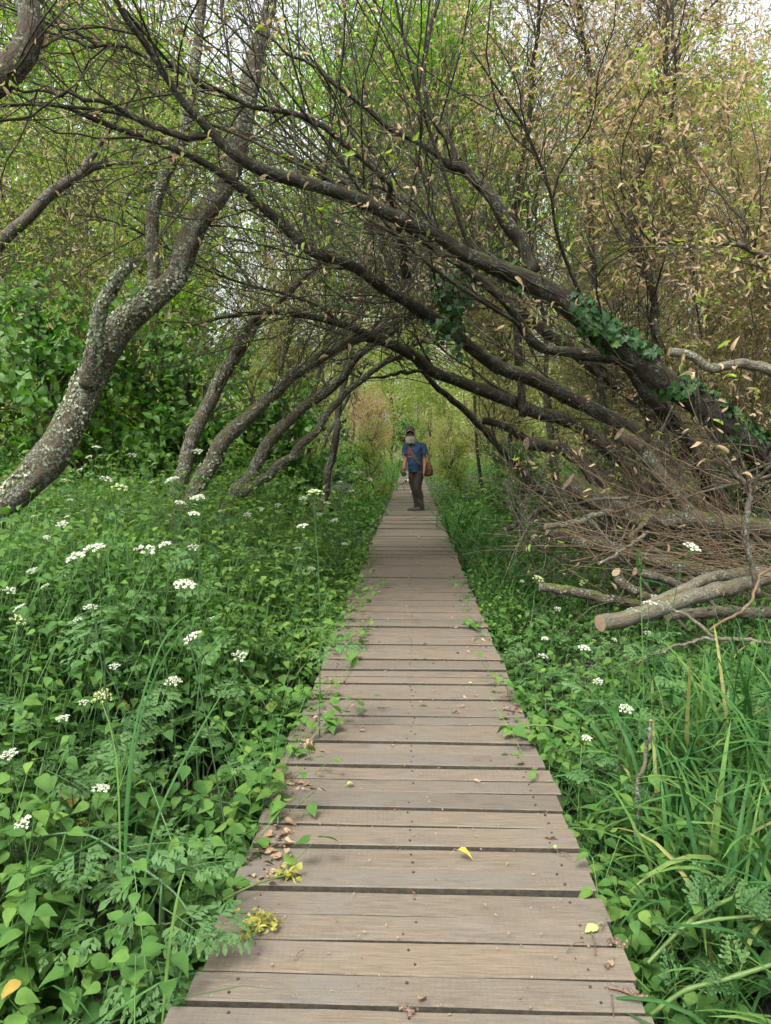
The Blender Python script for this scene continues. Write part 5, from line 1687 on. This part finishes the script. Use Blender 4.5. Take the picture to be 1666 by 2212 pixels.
# arm with the bag side (right in the photo)
sh = bn(.045, .01, 1.435, .062, che)
up = bn(.088, .005, 1.27, .054, sh)
el = bn(.118, .0, 1.11, .045, up)
fo = bn(.122, -.03, 1.02, .046, el)
wr = bn(.112, -.06, .885, .031, fo)
hand(wr, (-.02, -.12, -1), False)
sh = bn(-.262, .035, 1.43, .060, che)
up = bn(-.285, .03, 1.27, .052, sh)
el = bn(-.288, .015, 1.13, .044, up)
fo = bn(-.303, -.025, 1.04, .043, el)
wr = bn(-.325, -.07, .925, .030, fo)
hand(wr, (-.1, -.25, -1), True)
hp = bn(.0, .0, .86, .092, pel)
kn_ = bn(-.015, -.03, .48, .060, hp)
an = bn(.045, .01, .09, .036, kn_)
hp = bn(-.135, .06, .86, .088, pel)
kn_ = bn(-.10, .06, .49, .056, hp)
an = bn(-.05, .10, .10, .036, kn_)
skin_body('body', B, E, M['skin'], man)
# nose, lips
g_ = Geo()
loft(g_, [(-.192, -.135, 1.655, .016, .012, 0), (-.194, -.150, 1.662, .022, .022, 0), (-.193, -.142, 1.685, .015, .018, 0), (-.191, -.130, 1.715, .010, .010, 0)], 10, 3)
for x in (-.262, -.112):
    loft(g_, [(x, -.04, 1.655, .010, .014, 0), (x, -.035, 1.68, .016, .022, 0), (x, -.035, 1.71, .013, .022, 0), (x, -.04, 1.725, .006, .010, 0)], 8, 2)
g_.build('face_features', M['skin'], man)
# shirt
g_ = Geo()
TORSO = [(-.085, -.01, .845, .135, .125, -.25), (-.085, -.005, .90, .160, .142, -.25), (-.082, -.01, .98, .166, .150, -.25), (-.088, -.015, 1.08, .166, .156, -.25), (-.10, -.01, 1.20, .176, .146, -.22), (-.112, .0, 1.32, .196, .134, -.2), (-.115, .005, 1.40, .200, .122, -.18), (-.125, .005, 1.46, .170, .105, -.15), (-.145, -.002, 1.50, .110, .088, -.1), (-.158, -.008, 1.525, .078, .075, 0)]
loft(g_, TORSO, 40, 5, (False, False), .045, 2, 13)
for k_, arm in enumerate(([(.012, .01, 1.475, .072, .075, 0), (.058, .01, 1.44, .086, .088, 0), (.080, .008, 1.36, .086, .088, 0), (.100, .004, 1.28, .082, .084, 0), (.112, .0, 1.225, .084, .086, 0)],
                          [(-.235, .03, 1.47, .066, .072, 0), (-.268, .035, 1.43, .078, .082, 0), (-.285, .034, 1.36, .078, .080, 0), (-.296, .028, 1.27, .072, .076, 0), (-.304, .02, 1.225, .074, .078, 0)])):
    loft(g_, arm[::-1], 22, 4, (False, True), .018, 5 + k_, 15)
shirt = g_.build('shirt', M['shirt'], man)
# print on the chest: a round emblem with curved strokes
S_ = catmull(np.array(TORSO), 80)


def on_torso(x, z, off):
    q = S_[np.argmin(np.abs(S_[:, 2] - z))]
    a = -.22
    best = None
    th = np.linspace(PI, 2 * PI, 200)
    X_ = q[0] + q[3] * np.cos(th) * np.cos(a) - q[4] * np.sin(th) * np.sin(a)
    Y_ = q[1] + q[3] * np.cos(th) * np.sin(a) + q[4] * np.sin(th) * np.cos(a)
    k_ = np.argmin(np.abs(X_ - x))
    return A(X_[k_], Y_[k_] - off, z)


g_ = Geo()
strokes = [[(-.245, 1.30), (-.225, 1.335), (-.19, 1.345), (-.155, 1.325)], [(-.25, 1.215), (-.25, 1.25), (-.232, 1.29), (-.225, 1.22)], [(-.225, 1.22), (-.215, 1.29), (-.212, 1.30)],
           [(-.19, 1.205), (-.20, 1.25), (-.185, 1.29), (-.165, 1.255), (-.175, 1.21), (-.19, 1.205)], [(-.15, 1.215), (-.155, 1.26), (-.145, 1.285)], [(-.24, 1.19), (-.20, 1.175), (-.15, 1.18)]]
for st in strokes:
    C = catmull(np.array([on_torso(x, z, .014) for x, z in st]), 14)
    tubes(g_, C[None], np.full((1, 14), .0085), 6, cap=True)
g_.build('shirt_print', M['print'], shirt)
# trousers
g_ = Geo()
loft(g_, [(-.065, .03, .78, .10, .09, -.1), (-.065, .025, .84, .150, .125, -.1), (-.07, .02, .92, .158, .132, -.15), (-.075, .01, .99, .155, .130, -.2)], 28, 4, (True, True), .018, 9, 12)
loft(g_, [(.045, .012, .075, .082, .075, 0), (.048, .01, .11, .080, .072, 0), (.040, .005, .18, .074, .072, 0), (.018, -.008, .30, .082, .080, 0), (-.026, -.034, .46, .088, .088, 0), (-.032, -.030, .56, .094, .096, 0), (-.008, -.005, .72, .104, .108, 0), (.0, .005, .86, .108, .115, 0)], 24, 4, (False, True), .030, 12, 14)
loft(g_, [(-.045, .105, .085, .070, .068, 0), (-.045, .10, .13, .068, .066, 0), (-.055, .09, .22, .066, .066, 0), (-.085, .075, .36, .070, .072, 0), (-.105, .06, .50, .076, .080, 0), (-.125, .055, .64, .090, .094, 0), (-.135, .05, .78, .098, .104, 0), (-.13, .05, .88, .100, .108, 0)], 24, 4, (False, True), .028, 15, 14)
g_.build('trousers', M['trouser'], man)
# shoes
for k_, (x, yy, yaw) in enumerate(((.03, .0, .12), (-.06, .105, .22))):
    ca, sa = math.cos(PI + yaw), math.sin(PI + yaw)

    def shoe_pts(secs):
        V = []
        for (u, w, z0, z1) in secs:
            th = np.linspace(0, 2 * PI, 14, endpoint=False)
            lx, lz = w * np.cos(th), (z0 + z1) / 2 + (z1 - z0) / 2 * np.sin(th)
            V.append(np.stack([x + u * ca - lx * sa, yy + u * sa + lx * ca, lz], -1))
        V = np.array(V)
        n, k = V.shape[:2]
        i = np.arange(n - 1)[:, None] * k
        j = np.arange(k)[None]
        return V, [np.stack([i + j, i + (j + 1) % k, i + k + (j + 1) % k, i + k + j], -1).reshape(-1, 4), np.array([np.arange(k)[::-1]]), np.array([np.arange(k) + (n - 1) * k])]
    g_ = Geo()
    g_.add(*shoe_pts([(-.088, .020, .02, .07), (-.075, .036, .012, .108), (-.03, .042, .012, .122), (.02, .042, .012, .100), (.08, .048, .012, .076), (.14, .046, .012, .060), (.175, .034, .014, .048), (.188, .016, .02, .038)]))
    s_ = g_.build('shoe', M['shoe'], man)
    g_ = Geo()
    g_.add(*shoe_pts([(-.096, .022, .001, .026), (-.08, .040, .0, .030), (0, .046, .0, .026), (.09, .052, .0, .026), (.15, .048, .002, .028), (.185, .032, .006, .032), (.198, .012, .012, .032)]))
    g_.build('sole', M['sole'], s_)
# cap
g_ = Geo()
loft(g_, [(-.192, -.045, 1.700, .093, .104, 0), (-.192, -.045, 1.735, .096, .106, 0), (-.194, -.042, 1.785, .086, .096, 0), (-.197, -.040, 1.818, .058, .066, 0), (-.198, -.04, 1.834, .020, .024, 0)], 24, 4, (False, True))
cap_ = g_.build('cap', M['cap'], man)
g_ = Geo()
gp = Geo()
u = np.linspace(-1, 1, 15)
top = []
for v in np.linspace(0, 1, 5):
    yb = -.045 - .104 * np.sqrt(np.clip(1 - (u * .93) ** 2, 0, 1)) - v * .075 * np.sqrt(np.clip(1 - (u * .96) ** 2, 0, 1))
    top.append(np.stack([-.195 + u * (.092 + .004 * v), yb, 1.752 - .050 * u * u - .020 * v], -1))
top = np.array(top)
V = np.concatenate([top, top - A(0, 0, .006)])
c = np.arange(5 * 15).reshape(5, 15)
F = np.stack([c[:-1, :-1], c[:-1, 1:], c[1:, 1:], c[1:, :-1]], -1).reshape(-1, 4)
rim = np.stack([c[-1, :-1], c[-1, 1:], c[-1, 1:] + 75, c[-1, :-1] + 75], -1)
g_.add(V, [F, F[:, ::-1] + 75, rim])
brim = g_.build('brim', M['cap'], cap_)
tubes(gp, top[-1][None] - A(0, 0, .003), np.full((1, 15), .005), 6)
gp.build('brim_edge', M['piping'], cap_)
# sunglasses
g_ = Geo()
for x in (-.226, -.160):
    loft(g_, [(x, -.130, 1.675, .018, .008, 0), (x, -.135, 1.690, .029, .009, 0), (x, -.135, 1.710, .031, .009, 0), (x, -.130, 1.724, .024, .008, 0)], 14, 3)
tubes(g_, np.array([[[-.277, -.03, 1.705], [-.268, -.09, 1.708], [-.24, -.128, 1.712], [-.193, -.140, 1.714], [-.146, -.128, 1.712], [-.112, -.09, 1.708], [-.102, -.03, 1.705]]]), np.full((1, 7), .005), 6)
g_.build('sunglasses', M['lens'], man)
# beard, moustache and hair, made of many locks over a solid core
g_ = Geo()
loft(g_, [(-.180, -.105, 1.487, .035, .030, 0), (-.182, -.105, 1.515, .058, .044, 0), (-.183, -.095, 1.555, .077, .060, 0), (-.184, -.080, 1.585, .080, .062, 0), (-.186, -.050, 1.605, .076, .064, 0)], 26, 4, (True, True), .02, 4, 40)
nl = 420
th = rng.uniform(PI * .95, PI * 2.05, nl)
z0 = rng.uniform(1.53, 1.605, nl)
st = np.stack([-.184 + .080 * np.cos(th), -.082 + .066 * np.sin(th), z0], -1)
tt = np.linspace(0, 1, 5)
dv = np.stack([.022 * np.cos(th), -.012 + .012 * np.sin(th), -rng.uniform(.05, .095, nl)], -1)
P = st[:, None] + dv[:, None] * tt[None, :, None] + rng.normal(size=(nl, 5, 3)) * .003
tubes(g_, P, np.linspace(.0062, .0015, 5)[None] * np.ones((nl, 1)), 4)
for sx in (-1, 1):
    for q in range(10):
        x0 = -.190 + sx * rng.uniform(.0, .012)
        C = catmull([A(x0, -.150 + rng.normal() * .003, 1.630 + rng.normal() * .004), A(-.190 + sx * .030, -.142, 1.622 + rng.normal() * .005), A(-.188 + sx * .062, -.118, 1.600 + rng.normal() * .006)], 6)
        tubes(g_, C[None], np.linspace(.006, .002, 6)[None], 4)
g_.build('beard', M['beard'], man)
g_ = Geo()
for sx, xs_ in ((-1, -.282), (1, -.098)):
    for q in range(60):
        a_ = A(xs_ - sx * .006 + rng.normal() * .004, -.055 + rng.uniform(-.02, .09), 1.715 + rng.normal() * .01)
        C = catmull([a_, a_ + A(sx * rng.uniform(.0, .014), .0, -.035), a_ + A(sx * rng.uniform(-.008, .028), rng.normal() * .01, -rng.uniform(.06, .11))], 6)
        tubes(g_, C[None], np.linspace(.0055, .002, 6)[None], 4)
for q in range(90):
    th_ = rng.uniform(.1, PI - .1)
    a_ = A(-.19 + .092 * math.cos(th_), -.045 + .095 * math.sin(th_), 1.71)
    C = catmull([a_, a_ + A(0, .008, -.06), a_ + A(rng.normal() * .01, .004, -rng.uniform(.10, .16))], 5)
    tubes(g_, C[None], np.linspace(.007, .003, 5)[None], 4)
g_.build('hair', M['beard'], man)
# shoulder bag: a thing he carries
bagr = thing('shoulder_bag', 'tan canvas shoulder bag hanging at the hip of the man', 'bag', tuple(man.location))
bagr.location[2] = .002
bag_k = .9
g_ = Geo()
loft(g_, [(.185, .09, .745, .070, .060, -.3), (.190, .09, .775, .105, .085, -.3), (.192, .09, .85, .115, .095, -.3), (.185, .085, .95, .106, .090, -.3), (.165, .08, 1.03, .080, .070, -.3), (.145, .075, 1.07, .045, .045, -.3)], 28, 5, (True, True), .034, 21, 11, .75)
g_.build('pouch', M['bag'], bagr)
g_ = Geo()
th = np.linspace(PI * 1.02, PI * 1.98, 16)
rowsv = []
for z, rx, ry, cx_ in ((1.05, .070, .068, .158), (.99, .098, .088, .176), (.94, .114, .102, .186), (.90, .122, .109, .190), (.865, .124, .110, .192)):
    x_, y_ = rx * np.cos(th), ry * np.sin(th)
    rowsv.append(np.stack([cx_ + x_ * math.cos(-.3) - y_ * math.sin(-.3), .088 + x_ * math.sin(-.3) + y_ * math.cos(-.3), np.full(16, z) - (.03 * np.sin(th * 1.0) * 0)], -1))
rowsv = np.array(rowsv)
c = np.arange(80).reshape(5, 16)
F = np.stack([c[:-1, :-1], c[:-1, 1:], c[1:, 1:], c[1:, :-1]], -1).reshape(-1, 4)
inn = rowsv + A(0, .007, 0)
edge = np.stack([c[-1, :-1], c[-1, 1:], c[-1, 1:] + 80, c[-1, :-1] + 80], -1)
g_.add(np.concatenate([rowsv, inn]), [F, F[:, ::-1] + 80, edge])
fl_ = g_.build('flap', M['bag'], bagr)
g_ = Geo()
for x in (.150, .235):
    C = catmull([A(x, -.032, .95), A(x + .004, -.036, .88), A(x + .006, -.032, .81)], 6)
    ribbons(g_, C[None], np.full((1, 6), .009), A(1, -.1, 0)[None], None, .3)
g_.build('buckle_strap', M['strap'], bagr)
g_ = Geo()
sp = [on_torso(-.235, 1.46, .012), on_torso(-.225, 1.40, .014), on_torso(-.185, 1.30, .016), on_torso(-.130, 1.20, .018), on_torso(-.065, 1.10, .018), on_torso(.01, 1.01, .016), A(.075, -.085, .965), A(.10, .0, .98), A(.13, .06, 1.04)]
sp = [A(-.225, .06, 1.495), A(-.235, -.03, 1.50)] + sp
C = catmull(np.array(sp), 46)
sd_ = nrm(np.cross(np.gradient(C, axis=0), A(0, -1, .15)))
V = np.stack([C - sd_ * .019, C + sd_ * .019, C + sd_ * .019 + A(0, .005, 0), C - sd_ * .019 + A(0, .005, 0)], 1)
i = np.arange(45)[:, None] * 4
j = np.arange(4)[None]
g_.add(V, np.stack([i + j, i + (j + 1) % 4, i + 4 + (j + 1) % 4, i + 4 + j], -1).reshape(-1, 4))
stp = g_.build('strap', M['strap'], bagr)
g_ = Geo()
for z_ in (1.43, 1.165):
    q = C[np.argmin(np.abs(C[:, 2] - z_) + (C[:, 1] > .0) * 5)]
    ring = A(0, 0, 0) + np.stack([.024 * np.cos(np.linspace(0, 2 * PI, 13)), np.full(13, -.004), .020 * np.sin(np.linspace(0, 2 * PI, 13))], -1) + q
    tubes(g_, ring[None], np.full((1, 13), .005), 6)
g_.build('buckle', M['strap'], stp)
# the round black and green thing in his hand
rl_ = thing('lead_reel', 'round black and green hand held reel gripped by the man', 'reel', tuple(man.location))
g_ = Geo()
th = np.linspace(0, 2 * PI, 28, endpoint=False)
cen = A(-.322, -.135, .800)
ax1, ax2, axn = A(.95, .1, .30), A(-.28, -.2, .94), None
ax1 = nrm(ax1)
ax2 = nrm(ax2 - ax1 * ax2.dot(ax1))
axn = np.cross(ax1, ax2)
if axn[1] > 0:
    axn = -axn
rowsv = [cen + (np.cos(th)[:, None] * ax1 * .056 + np.sin(th)[:, None] * ax2 * .048) * s_ + axn * o_ for s_, o_ in ((.4, -.022), (.9, -.020), (1, -.012), (1, .012), (.92, .020), (.74, .021), (.70, .014))]
V = np.array(rowsv)
i = np.arange(6)[:, None] * 28
j = np.arange(28)[None]
g_.add(V, [np.stack([i + j, i + (j + 1) % 28, i + 28 + (j + 1) % 28, i + 28 + j], -1).reshape(-1, 4), np.array([np.arange(28)])])
g_.build('casing', M['blackplastic'], rl_)
g_ = Geo()
rowsv = [cen + (np.cos(th)[:, None] * ax1 * .056 + np.sin(th)[:, None] * ax2 * .048) * s_ + axn * o_ for s_, o_ in ((.70, .010), (.69, .016), (.4, .018), (.05, .019))]
V = np.array(rowsv)
i = np.arange(3)[:, None] * 28
g_.add(V, [np.stack([i + j, i + (j + 1) % 28, i + 28 + (j + 1) % 28, i + 28 + j], -1).reshape(-1, 4), np.array([np.arange(28) + 84])])
g_.build('disc', M['greenplastic'], rl_)
g_ = Geo()
C = catmull([cen + ax1 * -.035 + ax2 * .035, cen + ax1 * -.045 + ax2 * .085, cen + ax2 * .105, cen + ax1 * .045 + ax2 * .085, cen + ax1 * .035 + ax2 * .035], 18)
tubes(g_, C[None], np.full((1, 18), .010), 8, cap=True)
g_.build('handle', M['blackplastic'], rl_)


# the dog behind his legs
def dog_mat():
    m, nt, out = new_mat('ticked_white_coat')
    tc = N(nt, 'TexCoord')
    o_ = tc.outputs['Object']
    sx = N(nt, 'SeparateXYZ')
    nt.links.new(o_, sx.inputs[0])
    c = ramp(nt, noise(nt, o_, 45, 3), [(.45, (.62, .58, .52)), (.62, (.46, .40, .34)), (.7, (.20, .13, .09))])
    pt = noise(nt, o_, 7, 1)
    c = mixc(nt, maprange(nt, pt, .56, .60), c, (.12, .06, .035))
    hm = maprange(nt, sx.outputs[0], -.205, -.225)
    c = mixc(nt, hm, c, (.10, .05, .03))
    p = N(nt, 'BsdfPrincipled', Roughness=.85)
    nt.links.new(c, p.inputs['Base Color'])
    nt.links.new(p.outputs[0], out.inputs[0])
    return m


M['dog'] = dog_mat()
M['dogear'] = plain('brown_ear', (.085, .042, .026), .85, .2)
df = floor_at(889, 1064)
dog = thing('dog', 'small white dog with brown head low, half hidden behind the legs of the man', 'dog', (df[0], df[1], .002))
B, E = [], []
ch_ = bn(.06, .10, .30, .090, None, .105)
md_ = bn(.14, .26, .315, .080, ch_, .085)
hp_ = bn(.20, .42, .32, .078, md_, .085)
n1 = bn(-.02, .0, .355, .070, ch_)
n2_ = bn(-.10, -.06, .375, .055, n1)
h1 = bn(-.175, -.10, .365, .058, n2_)
h2 = bn(-.225, -.125, .325, .042, h1)
bn(-.270, -.145, .275, .026, h2)
for (x, y_) in ((.0, .02), (.075, .05)):
    s_ = bn(x + .02, y_ + .05, .24, .050, ch_)
    e_ = bn(x + .015, y_ + .06, .155, .030, s_)
    w_ = bn(x - .002, y_ + .02, .075, .022, e_)
    p_ = bn(x - .005, y_ + .005, .022, .022, w_)
    bn(x - .035, y_ - .015, .018, .020, p_)
for (x, y_) in ((.15, .42), (.255, .45)):
    s_ = bn(x, y_, .25, .062, hp_)
    k_ = bn(x - .03, y_ - .05, .175, .040, s_)
    hk = bn(x + .01, y_ + .05, .105, .023, k_)
    p_ = bn(x + .0, y_ + .03, .024, .021, hk)
    bn(x - .03, y_ + .0, .018, .020, p_)
t_ = bn(.225, .50, .36, .026, hp_)
t_ = bn(.24, .57, .43, .017, t_)
bn(.235, .60, .52, .010, t_)
skin_body('body', B, E, M['dog'], dog)
for (x, y_) in ((-.150, -.165), (-.165, -.045)):
    g_ = Geo()
    C = catmull([A(x, y_, .405), A(x - .015, y_ - .012 * np.sign(y_ + .1) * -1, .36), A(x - .03, y_, .30)], 8)
    ribbons(g_, C[None], (.034 * np.sin(np.linspace(.5, 2.9, 8)))[None], nrm(A(1, .3, .1))[None], None, .3)
    g_.build('ear', M['dogear'], dog)
g_ = Geo()
for (x, y_, z) in ((-.222, -.172, .355), (-.245, -.098, .352)):
    loft(g_, [(x, y_, z - .006, .003, .003, 0), (x, y_, z, .007, .007, 0), (x, y_, z + .006, .003, .003, 0)], 8, 2)
loft(g_, [(-.287, -.152, .256, .006, .006, 0), (-.291, -.154, .266, .013, .013, 0), (-.287, -.152, .278, .006, .006, 0)], 8, 2)
g_.build('nose_and_eyes', M['blackplastic'], dog)
g_ = Geo()
q0 = floor_at(872, 1060)
C = catmull([q0 + A(.0, 0, .0), q0 + A(.02, 0, .06), q0 + A(.0, 0, .13), q0 + A(-.055, 0, .19), q0 + A(-.09, 0, .215)], 12)
tubes(g_, C[None], np.linspace(.016, .008, 12)[None], 7, cap=True)
tag(g_.build('curled_twig', M['twig']), 'dark curved twig standing up from the far planks left of the dog', 'twig')

# ------------------------------------------------------------------ light
W = bpy.data.worlds.new('World')
SC.world = W
W.use_nodes = True
nt = W.node_tree
bgn = nt.nodes['Background']
sky = nt.nodes.new('ShaderNodeTexSky')
sky.sky_type = 'NISHITA'
sky.sun_disc = False
SUN_EL, SUN_AZ = 58, 205
sky.sun_elevation = math.radians(SUN_EL)
sky.sun_rotation = math.radians(SUN_AZ)
sky.air_density = 1.0
sky.dust_density = 6.0
hs = nt.nodes.new('ShaderNodeHueSaturation')          # an overcast, colourless sky
hs.inputs['Saturation'].default_value = .12
hs.inputs['Value'].default_value = 1.28
nt.links.new(sky.outputs[0], hs.inputs['Color'])
nt.links.new(hs.outputs[0], bgn.inputs[0])
bgn.inputs[1].default_value = .15
sd = bpy.data.lights.new('sun', 'SUN')
sd.energy = 1.5
sd.angle = math.radians(14)
sd.color = (1, .96, .90)
so = bpy.data.objects.new('sun', sd)
COL.objects.link(so)
el, az = math.radians(SUN_EL), math.radians(SUN_AZ)
dirv = Vector((math.sin(az) * math.cos(el), math.cos(az) * math.cos(el), math.sin(el)))
so.rotation_euler = dirv.to_track_quat('Z', 'Y').to_euler()
so.location = dirv * 50
SC.view_settings.view_transform = 'Standard'
SC.view_settings.look = 'None'
SC.view_settings.exposure = 1.42
SC.view_settings.gamma = 1
SC.render.engine = 'CYCLES'
cy = SC.cycles
cy.max_bounces = 8
cy.diffuse_bounces = 5
cy.glossy_bounces = 2
cy.transmission_bounces = 5
cy.use_denoising = True
cy.use_adaptive_sampling = True
cy.adaptive_threshold = 0.02
cy.caustics_reflective = False
cy.caustics_refractive = False
